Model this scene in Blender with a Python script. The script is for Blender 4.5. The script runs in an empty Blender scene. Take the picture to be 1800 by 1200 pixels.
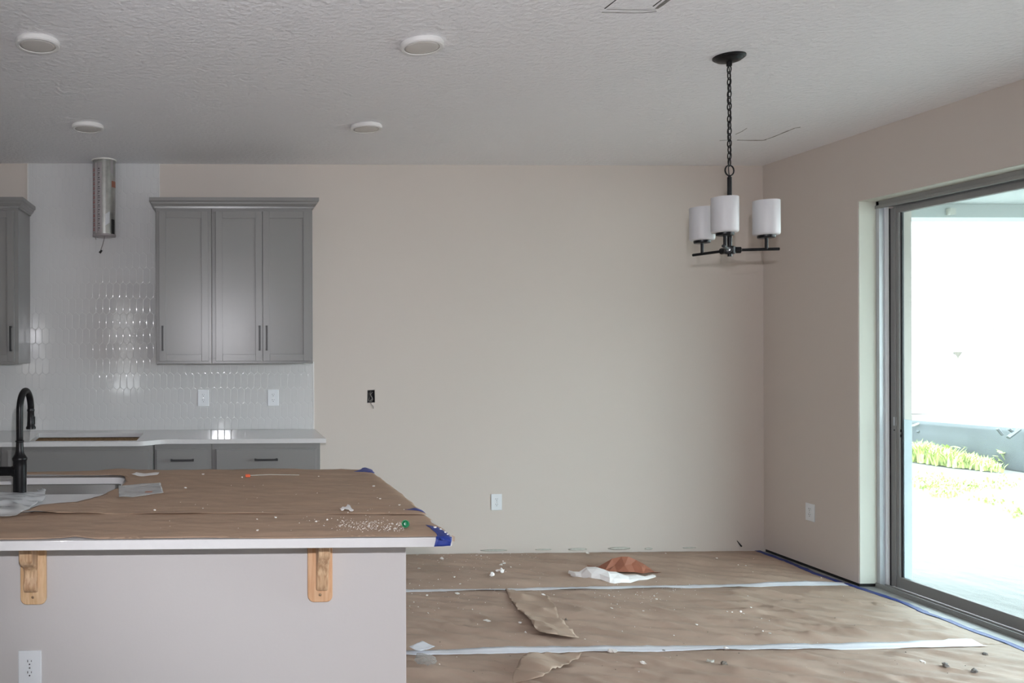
import bpy, bmesh, math, random
from mathutils import Vector, Matrix, noise
from mathutils.geometry import delaunay_2d_cdt
rnd = random.Random(7)
sc = bpy.context.scene
COL = sc.collection

# ------------------------------------------------------------------ camera, sky, sun, exposure
FPX, PX, PY = 1400.0, 420.0, 610.0           # focal length and principal point of the photograph (1800 x 1200)
TH, ROLL, EYE = math.radians(1.5), 0.003, 1.516
R0 = Vector((math.cos(TH), -math.sin(TH), 0)); F0 = Vector((math.sin(TH), math.cos(TH), 0)); U0 = Vector((0, 0, 1))
Rr = (R0 - ROLL * U0).normalized(); Uu = (U0 + ROLL * R0).normalized()
cd = bpy.data.cameras.new('camera'); cam = bpy.data.objects.new('camera', cd); COL.objects.link(cam)
cd.sensor_width = 36; cd.lens = 36 * FPX / 1800; cd.shift_x = (900 - PX) / 1800; cd.shift_y = (PY - 600) / 1800
cd.clip_start = 0.05; cd.clip_end = 300
m = Matrix.Identity(4)
for i in range(3):
    m[i][0], m[i][1], m[i][2] = Rr[i], Uu[i], -F0[i]
m[2][3] = EYE
cam.matrix_world = m
sc.camera = cam

W = bpy.data.worlds.new('sky'); sc.world = W; W.use_nodes = True
nt = W.node_tree; nt.nodes.clear()
wo = nt.nodes.new('ShaderNodeOutputWorld'); wb = nt.nodes.new('ShaderNodeBackground')
sk = nt.nodes.new('ShaderNodeTexSky'); sk.sky_type = 'NISHITA'; sk.sun_disc = False
sk.sun_elevation = math.radians(50); sk.sun_rotation = math.radians(200); sk.dust_density = 4; sk.ozone_density = 1.0; sk.air_density = 1.0
mx = nt.nodes.new('ShaderNodeMixRGB'); mx.inputs[0].default_value = 0.75; mx.inputs[2].default_value = (8.5, 9.3, 9.9, 1)   # thin bright cloud
nt.links.new(sk.outputs[0], mx.inputs[1]); nt.links.new(mx.outputs[0], wb.inputs[0]); nt.links.new(wb.outputs[0], wo.inputs[0])
wb.inputs[1].default_value = 1.95

def lamp(name, kind, loc, energy, color, **kw):
    l = bpy.data.lights.new(name, kind); o = bpy.data.objects.new(name, l); COL.objects.link(o)
    o.location = loc; l.energy = energy; l.color = color
    for k, v in kw.items(): setattr(l, k, v)
    return o
sun = lamp('sun', 'SUN', (0, 0, 20), 8.0, (1, 0.97, 0.90), angle=0.03)
sun.rotation_euler = (math.radians(38), 0, math.radians(-35))
flash = lamp('camera_flash', 'SPOT', (0.045, 0.0, EYE + 0.16), 212, (0.95, 0.945, 1.0), shadow_soft_size=0.009, spot_size=math.radians(92), spot_blend=0.7)
flash.rotation_euler = Vector((0.25, 1, 0)).to_track_quat('-Z', 'Y').to_euler()
def portal(loc, rot, sx, sy):
    o = lamp('window_light_portal', 'AREA', loc, 1, (1, 1, 1), shape='RECTANGLE', size=sx, size_y=sy)
    o.rotation_euler = rot; o.data.cycles.is_portal = True

sc.view_settings.view_transform = 'Standard'; sc.view_settings.look = 'None'
sc.view_settings.gamma = 1; sc.view_settings.use_curve_mapping = False; sc.view_settings.exposure = 0.27
sc.cycles.use_denoising = True
sc.cycles.max_bounces = 14; sc.cycles.diffuse_bounces = 8; sc.cycles.glossy_bounces = 5; sc.cycles.transparent_max_bounces = 16
sc.cycles.sample_clamp_indirect = 8; sc.cycles.caustics_reflective = False; sc.cycles.caustics_refractive = False

# ------------------------------------------------------------------ survey of the photograph: a sight line met with a real plane
def sight(px, py):
    dx, dy = (px - PX) / FPX, (py - PY) / FPX
    u = (-dy - ROLL * dx) / (1 + ROLL * ROLL); r = dx + ROLL * u
    return Vector((F0.x + r * R0.x, F0.y + r * R0.y, u))
def at_y(px, py, Y): d = sight(px, py); t = Y / d.y; return Vector((d.x * t, Y, EYE + d.z * t))
def at_x(px, py, X): d = sight(px, py); t = X / d.x; return Vector((X, d.y * t, EYE + d.z * t))
def at_z(px, py, Z): d = sight(px, py); t = (Z - EYE) / d.z; return Vector((d.x * t, d.y * t, Z))
def xs(px, Y, py=600): return at_y(px, py, Y).x
def zs(py, Y, px=400): return at_y(px, py, Y).z

# ------------------------------------------------------------------ mesh helpers
def world_of(o):
    v = Vector((0, 0, 0))
    while o is not None:
        v += o.location; o = o.parent
    return v
def obj(name, bm, mat, parent=None, bev=0, seg=2, smooth=False, origin=None, ang=35, solid=0):
    bmesh.ops.recalc_face_normals(bm, faces=bm.faces) if not solid else None
    if parent is not None:
        off = world_of(parent)
    elif origin is not None:
        off = Vector(origin)
    else:
        co = [v.co for v in bm.verts]
        off = Vector(((min(c.x for c in co) + max(c.x for c in co)) / 2, (min(c.y for c in co) + max(c.y for c in co)) / 2, min(c.z for c in co)))
    bmesh.ops.translate(bm, verts=bm.verts, vec=-off)
    me = bpy.data.meshes.new(name); bm.to_mesh(me); bm.free()
    if mat: me.materials.append(mat)
    o = bpy.data.objects.new(name, me); COL.objects.link(o)
    if parent is not None: o.parent = parent
    else: o.location = off
    if smooth or bev:
        for p in me.polygons: p.use_smooth = True
    if bev:
        b = o.modifiers.new('edge', 'BEVEL'); b.width = bev; b.segments = seg; b.limit_method = 'ANGLE'; b.angle_limit = math.radians(ang); b.harden_normals = True
    elif smooth == 'angle':
        me.set_sharp_from_angle(angle=math.radians(ang))
    if solid:
        s = o.modifiers.new('sheet', 'SOLIDIFY'); s.thickness = solid; s.offset = 1
    return o
def empty(name, loc): o = bpy.data.objects.new(name, None); COL.objects.link(o); o.location = loc; o.empty_display_size = 0.05; return o
def tag(o, label, cat, group=None, kind=None):
    o['label'] = label; o['category'] = cat
    if group: o['group'] = group
    if kind: o['kind'] = kind
    return o
def thing(name, loc, label, cat, group=None, kind=None): return tag(empty(name, loc), label, cat, group, kind)
def dup(root, loc, label=None):
    r = root.copy(); COL.objects.link(r); r.location = loc
    if label: r['label'] = label
    for ch in list(root.children):
        c = ch.copy(); COL.objects.link(c); c.parent = r
        for g in ch.children:
            d = g.copy(); COL.objects.link(d); d.parent = c
    return r
def box(bm, x0, x1, y0, y1, z0, z1):
    v = [bm.verts.new((x, y, z)) for x in (x0, x1) for y in (y0, y1) for z in (z0, z1)]
    for f in ((0, 1, 3, 2), (4, 6, 7, 5), (0, 4, 5, 1), (2, 3, 7, 6), (0, 2, 6, 4), (1, 5, 7, 3)): bm.faces.new([v[i] for i in f])
    return bm
def nb(): return bmesh.new()
def bx(*a): return box(nb(), *a)
def prism(bm, pts, a, b, axis='z'):
    """polygon extruded along an axis; pts are the two other coordinates in x,y,z order"""
    def P(p, t): return {'z': (p[0], p[1], t), 'y': (p[0], t, p[1]), 'x': (t, p[0], p[1])}[axis]
    lo = [bm.verts.new(P(p, a)) for p in pts]; hi = [bm.verts.new(P(p, b)) for p in pts]
    n = len(pts)
    bm.faces.new(lo); bm.faces.new(hi)
    for i in range(n): bm.faces.new((lo[i], lo[(i + 1) % n], hi[(i + 1) % n], hi[i]))
    return bm
def slab_hole(bm, outer, hole, z0, z1):
    rings = []
    for z in (z0, z1):
        vs = []; es = []
        for loop in (outer, hole):
            l = [bm.verts.new((p[0], p[1], z)) for p in loop]
            es += [bm.edges.new((l[i], l[(i + 1) % len(l)])) for i in range(len(l))]; vs.append(l)
        bmesh.ops.triangle_fill(bm, use_beauty=True, edges=es); rings.append(vs)
    for a, b in zip(rings[0], rings[1]):
        n = len(a)
        for i in range(n): bm.faces.new((a[i], a[(i + 1) % n], b[(i + 1) % n], b[i]))
    return bm
def ring_axes(d):
    d = d.normalized(); u = d.orthogonal().normalized() if abs(d.z) > 0.99 else d.cross(Vector((0, 0, 1))).normalized()
    return u, d.cross(u).normalized()
def tube(bm, pts, r, n=10, close=False):
    pts = [Vector(p) for p in pts]; N = len(pts); rs = r if isinstance(r, (list, tuple)) else [r] * N
    rings = []; pu = None
    for i, p in enumerate(pts):
        if close: d = pts[(i + 1) % N] - pts[i - 1]
        else: d = pts[min(i + 1, N - 1)] - pts[max(i - 1, 0)]
        d.normalize()
        if pu is None: u = d.orthogonal().normalized()
        else:
            u = pu - d * pu.dot(d); u = u.normalized()
        pu = u; v = d.cross(u)
        rings.append([bm.verts.new(p + (u * math.cos(2 * math.pi * k / n) + v * math.sin(2 * math.pi * k / n)) * rs[i]) for k in range(n)])
    for i in range(N if close else N - 1):
        a, b = rings[i], rings[(i + 1) % N]
        for k in range(n): bm.faces.new((a[k], a[(k + 1) % n], b[(k + 1) % n], b[k]))
    if not close:
        bm.faces.new(rings[0]); bm.faces.new(rings[-1])
    return bm
def lathe(bm, prof, c=(0, 0, 0), n=32, axis='z'):
    rings = []
    for r, z in prof:
        ring = []
        for k in range(n):
            a = 2 * math.pi * k / n; p = (r * math.cos(a), r * math.sin(a), z)
            if axis == 'y': p = (p[0], z, p[1])
            if axis == 'x': p = (z, p[0], p[1])
            ring.append(bm.verts.new(Vector(p) + Vector(c)))
        rings.append(ring)
    for a, b in zip(rings, rings[1:]):
        for k in range(n): bm.faces.new((a[k], a[(k + 1) % n], b[(k + 1) % n], b[k]))
    if prof[0][0] > 1e-6: bm.faces.new(rings[0])
    if prof[-1][0] > 1e-6: bm.faces.new(rings[-1])
    bmesh.ops.remove_doubles(bm, verts=bm.verts, dist=1e-6)
    return bm
def inside(p, poly):
    x, y = p; c = False; j = len(poly) - 1
    for i in range(len(poly)):
        xi, yi = poly[i]; xj, yj = poly[j]
        if (yi > y) != (yj > y) and x < (xj - xi) * (y - yi) / (yj - yi) + xi: c = not c
        j = i
    return c
def densify(poly, step):
    out = []
    for i in range(len(poly)):
        a, b = Vector(poly[i]), Vector(poly[(i + 1) % len(poly)]); n = max(1, int((b - a).length / step))
        out += [tuple(a + (b - a) * k / n) for k in range(n)]
    return out
def sheet(outline, zf, step, stepy=None):
    """a flat outline filled with a fine mesh, lifted by zf(x, y)"""
    stepy = stepy or step
    poly = densify([tuple(p)[:2] for p in outline], min(step, stepy))
    xs_, ys_ = [p[0] for p in poly], [p[1] for p in poly]
    pts = [Vector(p) for p in poly]; n = len(pts)
    y = min(ys_) + stepy / 2; odd = 0
    while y < max(ys_):
        x = min(xs_) + step * (0.25 + 0.5 * odd)
        while x < max(xs_):
            if inside((x, y), poly): pts.append(Vector((x + rnd.uniform(-.15, .15) * step, y + rnd.uniform(-.15, .15) * stepy)))
            x += step
        y += stepy; odd ^= 1
    vv, ee, ff = delaunay_2d_cdt(pts, [(i, (i + 1) % n) for i in range(n)], [], 0, 1e-6)[:3]
    bm = nb(); bv = [bm.verts.new((v.x, v.y, zf(v.x, v.y))) for v in vv]
    for f in ff:
        c = sum((Vector(vv[i]) for i in f), Vector((0, 0))) / len(f)
        if inside((c.x, c.y), poly):
            a, b, d = (vv[i] for i in f[:3])
            if (b - a).cross(d - a) < 0: f = f[::-1]
            bm.faces.new([bv[i] for i in f])
    bmesh.ops.delete(bm, geom=[v for v in bm.verts if not v.link_faces], context='VERTS')
    return bm
def nz(x, y, z=0.0): return noise.noise(Vector((x, y, z)))
def creases(x, y, ang, fx, fy, seed, sharp=3):
    c, s = math.cos(ang), math.sin(ang); u, v = (x * c + y * s), (-x * s + y * c)
    w = nz(x * 1.3, y * 1.3, seed + 9) * 0.6
    return (1 - abs(nz(u * fx + w, v * fy + w, seed))) ** sharp

# ------------------------------------------------------------------ materials
def mat(name, col, rough=0.5, metal=0, spec=0.5, var=0, vscale=6, bump=0, bscale=60, stretch=(1, 1, 1), emit=None, coat=0, bdist=0.002, detail=3):
    M = bpy.data.materials.new(name); M.use_nodes = True; t = M.node_tree; b = t.nodes['Principled BSDF']
    b.inputs['Base Color'].default_value = (*col, 1); b.inputs['Roughness'].default_value = rough; b.inputs['Metallic'].default_value = metal
    b.inputs['Specular IOR Level'].default_value = spec; b.inputs['Coat Weight'].default_value = coat
    if var or bump:
        tc = t.nodes.new('ShaderNodeTexCoord'); mp = t.nodes.new('ShaderNodeMapping'); mp.inputs['Scale'].default_value = stretch
        t.links.new(tc.outputs['Object'], mp.inputs[0])
    if var:
        n = t.nodes.new('ShaderNodeTexNoise'); n.inputs['Scale'].default_value = vscale; n.inputs['Detail'].default_value = 5
        r = t.nodes.new('ShaderNodeMapRange'); r.inputs[1].default_value = 0.3; r.inputs[2].default_value = 0.7
        r.inputs[3].default_value = 1 - var; r.inputs[4].default_value = 1 + var
        x = t.nodes.new('ShaderNodeVectorMath'); x.operation = 'SCALE'; x.inputs[0].default_value = col
        t.links.new(mp.outputs[0], n.inputs['Vector']); t.links.new(n.outputs[0], r.inputs[0]); t.links.new(r.outputs[0], x.inputs['Scale'])
        t.links.new(x.outputs[0], b.inputs['Base Color'])
    if bump:
        n = t.nodes.new('ShaderNodeTexNoise'); n.inputs['Scale'].default_value = bscale; n.inputs['Detail'].default_value = detail
        u = t.nodes.new('ShaderNodeBump'); u.inputs['Strength'].default_value = bump; u.inputs['Distance'].default_value = bdist
        t.links.new(mp.outputs[0], n.inputs['Vector']); t.links.new(n.outputs[0], u.inputs['Height']); t.links.new(u.outputs[0], b.inputs['Normal'])
    return M
M = {}
M['wall'] = mat('greige wall paint', (0.60, 0.542, 0.497), 0.55, spec=0.3, bump=0.25, bscale=90, bdist=0.001)
M['knee'] = mat('flash toned wall paint', (0.55, 0.53, 0.525), 0.6, spec=0.3, bump=0.25, bscale=90, bdist=0.001)  # same paint as the walls, its colour shifted for the flash light here
M['jamb'] = mat('white primed drywall return', (0.64, 0.645, 0.575), 0.6, bump=0.2, bscale=70, bdist=0.001)
M['ceil'] = mat('textured ceiling paint', (0.84, 0.835, 0.855), 0.6, spec=0.3, bump=1.0, bscale=38, bdist=0.008, detail=4)
M['cab'] = mat('grey cabinet lacquer', (0.235, 0.229, 0.226), 0.285, spec=0.42)
M['cab_in'] = mat('raw particle board', (0.36, 0.24, 0.13), 0.8, var=0.2, vscale=60)
M['black'] = mat('matt black metal', (0.005, 0.005, 0.006), 0.36, spec=0.28)
M['blackbar'] = mat('black pull metal', (0.01, 0.01, 0.011), 0.4)
M['chrome'] = mat('bare bright metal', (0.75, 0.75, 0.75), 0.2, 1)
M['quartz'] = mat('white quartz', (0.66, 0.652, 0.655), 0.08, spec=0.5, var=0.015, vscale=40)
M['steel'] = mat('brushed stainless steel', (0.27, 0.265, 0.26), 0.3, 1, bump=0.1, bscale=40, stretch=(1, 1, 14))
M['kraft'] = mat('brown kraft paper', (0.40, 0.28, 0.20), 0.65, spec=0.25, var=0.06, vscale=5, bump=0.35, bscale=9, stretch=(1, 3, 1), bdist=0.012)
M['kraft_floor'] = mat('dusty floor kraft paper', (0.435, 0.325, 0.256), 0.62, spec=0.3, var=0.09, vscale=2.2, bump=0.5, bscale=5, stretch=(1.6, 2.4, 1), bdist=0.012)
M['kraft_new'] = mat('clean kraft paper', (0.455, 0.345, 0.268), 0.6, spec=0.25, var=0.04, bump=0.2, bscale=12, bdist=0.01)
M['rust'] = mat('red brown packing paper', (0.33, 0.125, 0.075), 0.5, var=0.12, vscale=12)
M['paperwhite'] = mat('white paper', (0.88, 0.86, 0.85), 0.55, var=0.03)
M['seam'] = mat('white seam tape', (0.80, 0.82, 0.88), 0.38, spec=0.5, var=0.04, vscale=9, bump=0.1, bscale=14, bdist=0.006)
M['bluetape'] = mat('blue masking tape', (0.011, 0.033, 0.235), 0.5, var=0.12, vscale=30)
M['crumb'] = mat('drywall crumbs', (0.82, 0.80, 0.77), 0.8)
M['dark_crumb'] = mat('dark grit', (0.16, 0.14, 0.12), 0.85)
M['tile'] = mat('white glazed tile', (0.63, 0.63, 0.632), 0.07, spec=0.5)
M['grout'] = mat('pale grout', (0.60, 0.60, 0.60), 0.7)
M['edgetrim'] = mat('white tile edge trim', (0.78, 0.77, 0.75), 0.3)
M['galv'] = mat('galvanised sheet steel', (0.40, 0.40, 0.38), 0.32, 0.8, var=0.12, vscale=20)
M['label'] = mat('white duct label', (0.36, 0.33, 0.335), 0.4)
M['redprint'] = mat('red label print', (0.42, 0.09, 0.08), 0.5)
M['blackprint'] = mat('black label print', (0.04, 0.035, 0.04), 0.5)
M['orange'] = mat('orange plastic', (0.75, 0.11, 0.02), 0.4)
M['green'] = mat('green plastic', (0.0, 0.20, 0.075), 0.3)
M['plastic'] = mat('white outlet plastic', (0.74, 0.77, 0.80), 0.3, spec=0.5)
M['slot'] = mat('dark outlet slot', (0.03, 0.03, 0.035), 0.6)
M['fixture'] = mat('white enamel fixture', (0.78, 0.77, 0.76), 0.4)
M['diffuser'] = mat('off white light diffuser', (0.62, 0.59, 0.56), 0.45)
M['shade'] = mat('opal white glass', (0.54, 0.535, 0.545), 0.45, spec=0.5)
M['alu'] = mat('grey aluminium frame', (0.30, 0.30, 0.295), 0.6, 0.0, spec=0.2)
M['alu_light'] = mat('pale aluminium frame', (0.55, 0.57, 0.60), 0.35, 0.25)
M['bright_white'] = mat('white gap light and trim', (0.85, 0.86, 0.88), 0.35)  # white trim; also draws the daylight slit at the door jamb
M['rubber'] = mat('black gasket', (0.03, 0.03, 0.035), 0.6)
M['dark'] = mat('gap shade and black parts', (0.012, 0.012, 0.012), 0.8)
M['cutline'] = mat('gap shade and grey chips', (0.22, 0.21, 0.20), 0.9, var=0.3, vscale=60)
M['putty'] = mat('grey putty', (0.52, 0.52, 0.47), 0.7, var=0.1, vscale=40)
M['wire_grey'] = mat('grey cable', (0.20, 0.19, 0.18), 0.5)
M['sand'] = mat('bright sandy ground', (0.15, 0.148, 0.141), 0.9, var=0.22, vscale=1.2, bump=0.8, bscale=5, stretch=(1, 0.6, 1), bdist=0.05)
M['bounce_ground'] = mat('pale bounce surface', (0.60, 0.59, 0.57), 0.9, var=0.05)
M['stucco'] = mat('pale stucco', (0.82, 0.82, 0.80), 0.8, bump=0.3, bscale=60)
M['blocker'] = mat('dull tan facade', (0.22, 0.20, 0.18), 0.8, var=0.1, vscale=1)
M['porch'] = mat('pale porch soffit', (0.44, 0.475, 0.47), 0.6, var=0.03, vscale=2)
M['silt'] = mat('black woven silt fabric', (0.058, 0.066, 0.073), 0.55, var=0.15, vscale=3)
M['slant_bar'] = mat('pale bar', (0.45, 0.43, 0.40), 0.8)
M['weed'] = mat('fresh weeds', (0.36, 0.44, 0.13), 0.6, var=0.25, vscale=5)
M['floor_tile'] = mat('pale grey floor tile', (0.42, 0.43, 0.425), 0.4, var=0.05, vscale=3)
M['concrete'] = mat('concrete slab', (0.45, 0.43, 0.42), 0.7, var=0.06, vscale=4)

def wood(name, c1, c2, seed):
    Mw = bpy.data.materials.new(name); Mw.use_nodes = True; t = Mw.node_tree; b = t.nodes['Principled BSDF']; b.inputs['Roughness'].default_value = 0.5
    tc = t.nodes.new('ShaderNodeTexCoord'); mp = t.nodes.new('ShaderNodeMapping'); mp.inputs['Scale'].default_value = (1, 1, 0.10); mp.inputs['Location'].default_value = (seed, seed, seed)
    n = t.nodes.new('ShaderNodeTexNoise'); n.inputs['Scale'].default_value = 90; n.inputs['Detail'].default_value = 3; n.inputs['Distortion'].default_value = 0.6
    cr = t.nodes.new('ShaderNodeValToRGB'); cr.color_ramp.elements[0].position = 0.36; cr.color_ramp.elements[1].position = 0.66
    cr.color_ramp.elements[0].color = (*c1, 1); cr.color_ramp.elements[1].color = (*c2, 1)
    t.links.new(tc.outputs['Object'], mp.inputs[0]); t.links.new(mp.outputs[0], n.inputs['Vector']); t.links.new(n.outputs[0], cr.inputs[0]); t.links.new(cr.outputs[0], b.inputs['Base Color'])
    return Mw
M['pine'] = wood('raw pine', (0.60, 0.38, 0.20), (0.74, 0.53, 0.33), 0.0)
M['pine_red'] = wood('reddish pine', (0.58, 0.33, 0.18), (0.66, 0.42, 0.25), 3.0)
M['pine_knot'] = wood('knotty pine', (0.46, 0.27, 0.15), (0.70, 0.50, 0.31), 7.0)
M['end_grain'] = mat('knotty end grain', (0.52, 0.36, 0.22), 0.6, var=0.25, vscale=45)

def sheer(name, opac, tint, rough, haze, bump=0, bscale=20):
    """clear film or pane: mostly see-through, part gloss, a little milky dust"""
    Ms = bpy.data.materials.new(name); Ms.use_nodes = True; t = Ms.node_tree; t.nodes.remove(t.nodes['Principled BSDF']); out = t.nodes['Material Output']
    tr = t.nodes.new('ShaderNodeBsdfTransparent'); tr.inputs[0].default_value = (*tint, 1)
    gl = t.nodes.new('ShaderNodeBsdfGlossy'); gl.inputs['Roughness'].default_value = rough
    df = t.nodes.new('ShaderNodeBsdfDiffuse'); df.inputs[0].default_value = (0.9, 0.9, 0.9, 1)
    tl = t.nodes.new('ShaderNodeBsdfTranslucent'); tl.inputs[0].default_value = (0.8, 0.85, 0.88, 1)
    ad = t.nodes.new('ShaderNodeMixShader'); ad.inputs[0].default_value = 0.5
    m1 = t.nodes.new('ShaderNodeMixShader'); m1.inputs[0].default_value = haze
    m2 = t.nodes.new('ShaderNodeMixShader'); fr = t.nodes.new('ShaderNodeFresnel'); fr.inputs[0].default_value = opac
    t.links.new(df.outputs[0], ad.inputs[1]); t.links.new(tl.outputs[0], ad.inputs[2])
    t.links.new(tr.outputs[0], m1.inputs[1]); t.links.new(ad.outputs[0], m1.inputs[2])
    ge = t.nodes.new('ShaderNodeNewGeometry'); inv = t.nodes.new('ShaderNodeMath'); inv.operation = 'SUBTRACT'; inv.inputs[0].default_value = 1
    mu = t.nodes.new('ShaderNodeMath'); mu.operation = 'MULTIPLY'      # gloss on the outer faces only
    t.links.new(ge.outputs['Backfacing'], inv.inputs[1]); t.links.new(fr.outputs[0], mu.inputs[0]); t.links.new(inv.outputs[0], mu.inputs[1])
    t.links.new(mu.outputs[0], m2.inputs[0]); t.links.new(m1.outputs[0], m2.inputs[1]); t.links.new(gl.outputs[0], m2.inputs[2])
    if bump:
        n = t.nodes.new('ShaderNodeTexNoise'); n.inputs['Scale'].default_value = bscale
        tc = t.nodes.new('ShaderNodeTexCoord'); u = t.nodes.new('ShaderNodeBump'); u.inputs['Strength'].default_value = bump; u.inputs['Distance'].default_value = 0.02
        t.links.new(tc.outputs['Object'], n.inputs['Vector']); t.links.new(n.outputs[0], u.inputs['Height'])
        for q in (gl, df): t.links.new(u.outputs[0], q.inputs['Normal'])
    t.links.new(m2.outputs[0], out.inputs[0])
    return Ms
M['glass'] = sheer('door glass', 1.35, (0.68, 0.735, 0.72), 0.0, 0.03)
M['film'] = sheer('milky strip', 1.4, (0.9, 0.95, 0.98), 0.15, 0.5)
M['bag_clear'] = sheer('thin clear pouch', 1.6, (0.95, 0.95, 0.95), 0.12, 0.28, 0.4, 40)
M['bag'] = sheer('clear polythene bag', 1.6, (0.95, 0.95, 0.95), 0.15, 0.68, 0.15, 25)

# ------------------------------------------------------------------ the room shell
H, D, XW = 2.84, 5.764, 4.016
XL, YR = -4.4, -4.2                    # far left wall and the rear wall behind the photographer
JY, JZ, DY0, XO = 4.895, 2.42, 1.8, 4.36   # slider opening: far jamb, head, near jamb; outer wall face
def struct(name, bm, mt, label, cat, **k):
    return tag(obj(name, bm, mt, **k), label, cat, kind='structure')

floor = struct('floor', bx(XL, XO, YR, D + 0.1, -0.15, -0.010), M['concrete'], 'pale concrete floor under the brown paper', 'floor')
ceil = struct('ceiling', bx(XL, XO, YR, D + 0.1, H, H + 0.1), M['ceil'], 'flat white textured ceiling', 'ceiling')
# back wall with the cut-out of an unfinished outlet box
hx0, hx1, hz0, hz1 = xs(645, D), xs(658.5, D), zs(708, D, 650), zs(685, D, 650)
hole = [(hx0, hz0), (hx1 + .002, hz0 + .003), (hx1, hz1), (hx0 + .003, hz1 - .002)]
b_ = slab_hole(nb(), [(XL, 0), (XW + .15, 0), (XW + .15, H), (XL, H)], hole, 0, 0.1)
for v in b_.verts: v.co = Vector((v.co.x, D + v.co.z, v.co.y))
wall_back = struct('wall_back', b_, M['wall'], 'plain greige wall behind the kitchen cabinets and dining corner', 'wall')
# right wall: boxes round the slider opening
b_ = nb(); gap = 0.022
box(b_, XW, XO, JY, D, gap, H)
box(b_, XW, XO, DY0, JY, JZ, H)
box(b_, XW, XO, -0.4, DY0, gap, H)
box(b_, XW, XO, YR, -0.4, 0, H)
wall_right = struct('wall_right', b_, M['wall'], 'greige right wall holding the sliding glass door', 'wall')
obj('drywall_return', bx(XW + .004, XO - .16, JY - .004, JY, gap, JZ), M['jamb'], wall_right)
obj('head_return', bx(XW + .004, XO - .16, DY0, JY, JZ - .004, JZ), M['jamb'], wall_right)
obj('base_gap_shade', bx(XW + .012, XO, JY + .01, D, 0.0, gap), M['dark'], wall_right)  # near-black strip paints the shade under the raised wall
struct('wall_left', bx(XL - .1, XL, YR, D, 0, H), M['wall'], 'far left wall of the room outside the picture', 'wall')
b_ = nb()                                                # rear wall: two windows and an opening added to brighten the room
for a in ((XL, -3.85, 0, H), (-3.35, -2.02, 0, H), (-1.62, 2.3, 0, H), (2.3, 2.7, 2.1, H), (2.7, 4.36, 0, H), (-3.85, -3.35, 0, 1.0), (-3.85, -3.35, 2.0, H), (-2.02, -1.62, 0, .66), (-2.02, -1.62, 2.38, H)):
    box(b_, a[0], a[1], YR - .15, YR, a[2], a[3])
struct('wall_rear', b_, M['wall'], 'rear wall with its windows and an added light opening behind the camera', 'wall')
portal((XO, (JY + DY0) / 2, JZ / 2), (0, math.radians(90), 0), JZ, JY - DY0)
portal((2.5, YR - .15, 1.05), (math.radians(90), 0, 0), .4, 2.1)  # sampling portal of the added rear opening
portal((-1.82, YR - .15, 1.52), (math.radians(90), 0, 0), .4, 1.72)
portal((-3.6, YR - .15, 1.5), (math.radians(90), 0, 0), .5, 1.0)
# exposed strip of floor tiles beside the door (long joints run across the strip)
fy = 2.05; k = 0
while fy < D - 0.01:
    y1 = min(fy + 0.30, D - .003)
    obj('floor_tile', bx(3.30, 4.19, fy + .002, y1 - .001, -0.010, 0.0 + rnd.uniform(-.0008, 0)), M['floor_tile'], floor, bev=0.0012, seg=1)
    fy += 0.30
box_sub = nb(); box(box_sub, XL, 3.30, YR, D, -0.010, -0.001)
obj('floor_underlay', box_sub, M['concrete'], floor)
# putty smears and small damage along the foot of the back wall
for (p, w, h) in (((868, 967), .10, .008), ((955, 965.5), .06, .006), ((1015, 965), .07, .010), ((1088, 963.5), .085, .011), ((1140, 964), .03, .008), ((1212, 962.5), .05, .006)):
    c = at_y(p[0], p[1], D); q = nb()
    lathe(q, [(0, -.0015), (.6, -.0013), (1, 0)], n=18, axis='y')
    for v in q.verts: v.co = Vector((c.x + v.co.x * w * (1 + .15 * nz(v.co.x * 3, v.co.z * 3, p[0])), D + v.co.y, c.z + v.co.z * h))
    obj('putty_patch', q, M['putty'], wall_back, smooth=True)
c = at_y(1300, 957, D); q = tube(nb(), [(c.x - .02, D - .002, c.z + .03), (c.x + .012, D - .004, c.z - .012)], [.002, .006], 6)
obj('gouge', q, M['dark'], wall_back)
# saw cuts in the ceiling where ducts will go, their gap shade drawn as dark strips
def cut(pts, w):
    q = nb()
    P = [at_z(a, b, H) for a, b in pts]
    for a, b in zip(P, P[1:]):
        d = (b - a); n_ = max(2, int(d.length / .03)); s = Vector((-d.y, d.x, 0)).normalized()
        L = [a + d * i / n_ for i in range(n_ + 1)]
        top = []
        for i, p in enumerate(L):
            ww = w * (0.45 + .55 * abs(nz(p.x * 30, p.y * 30, 2)) * 2)
            top.append((p + s * ww, p - s * ww))
        for (a1, a2), (b1, b2) in zip(top, top[1:]):
            vs = [q.verts.new((v.x, v.y, H - e)) for e in (.0012, 0) for v in (a1, a2, b2, b1)]
            q.faces.new(vs[:4]); 
            for i in range(4): q.faces.new((vs[i], vs[(i + 1) % 4], vs[4 + (i + 1) % 4], vs[4 + i]))
    return q
obj('cut_line', cut([(1063, 15), (1072, 8), (1085, -2)], .0035), M['dark'], ceil)
obj('cut_line', cut([(1058, 21.5), (1100, 22.5), (1130, 22.5), (1154, 20)], .0025), M['cutline'], ceil)
obj('cut_line', cut([(1066, 16), (1110, 17), (1153, 17.5)], .002), M['cutline'], ceil)
obj('cut_line', cut([(1148, 11), (1165, -2)], .004), M['dark'], ceil)
obj('cut_line', cut([(1154, 15), (1178, -3)], .013), M['cutline'], ceil)
obj('cut_line', cut([(1265, 247), (1284, 245.5)], .004), M['cutline'], ceil)
obj('cut_line', cut([(1296, 246), (1318, 246.5), (1341, 246.5), (1347, 245.5)], .006), M['cutline'], ceil)
obj('cut_line', cut([(1343, 246), (1358, 241), (1375, 234), (1397, 225), (1407, 223.5)], .006), M['cutline'], ceil)
obj('cut_line', cut([(1293, 236), (1304, 231), (1313, 225)], .0025), M['cutline'], ceil)

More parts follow.
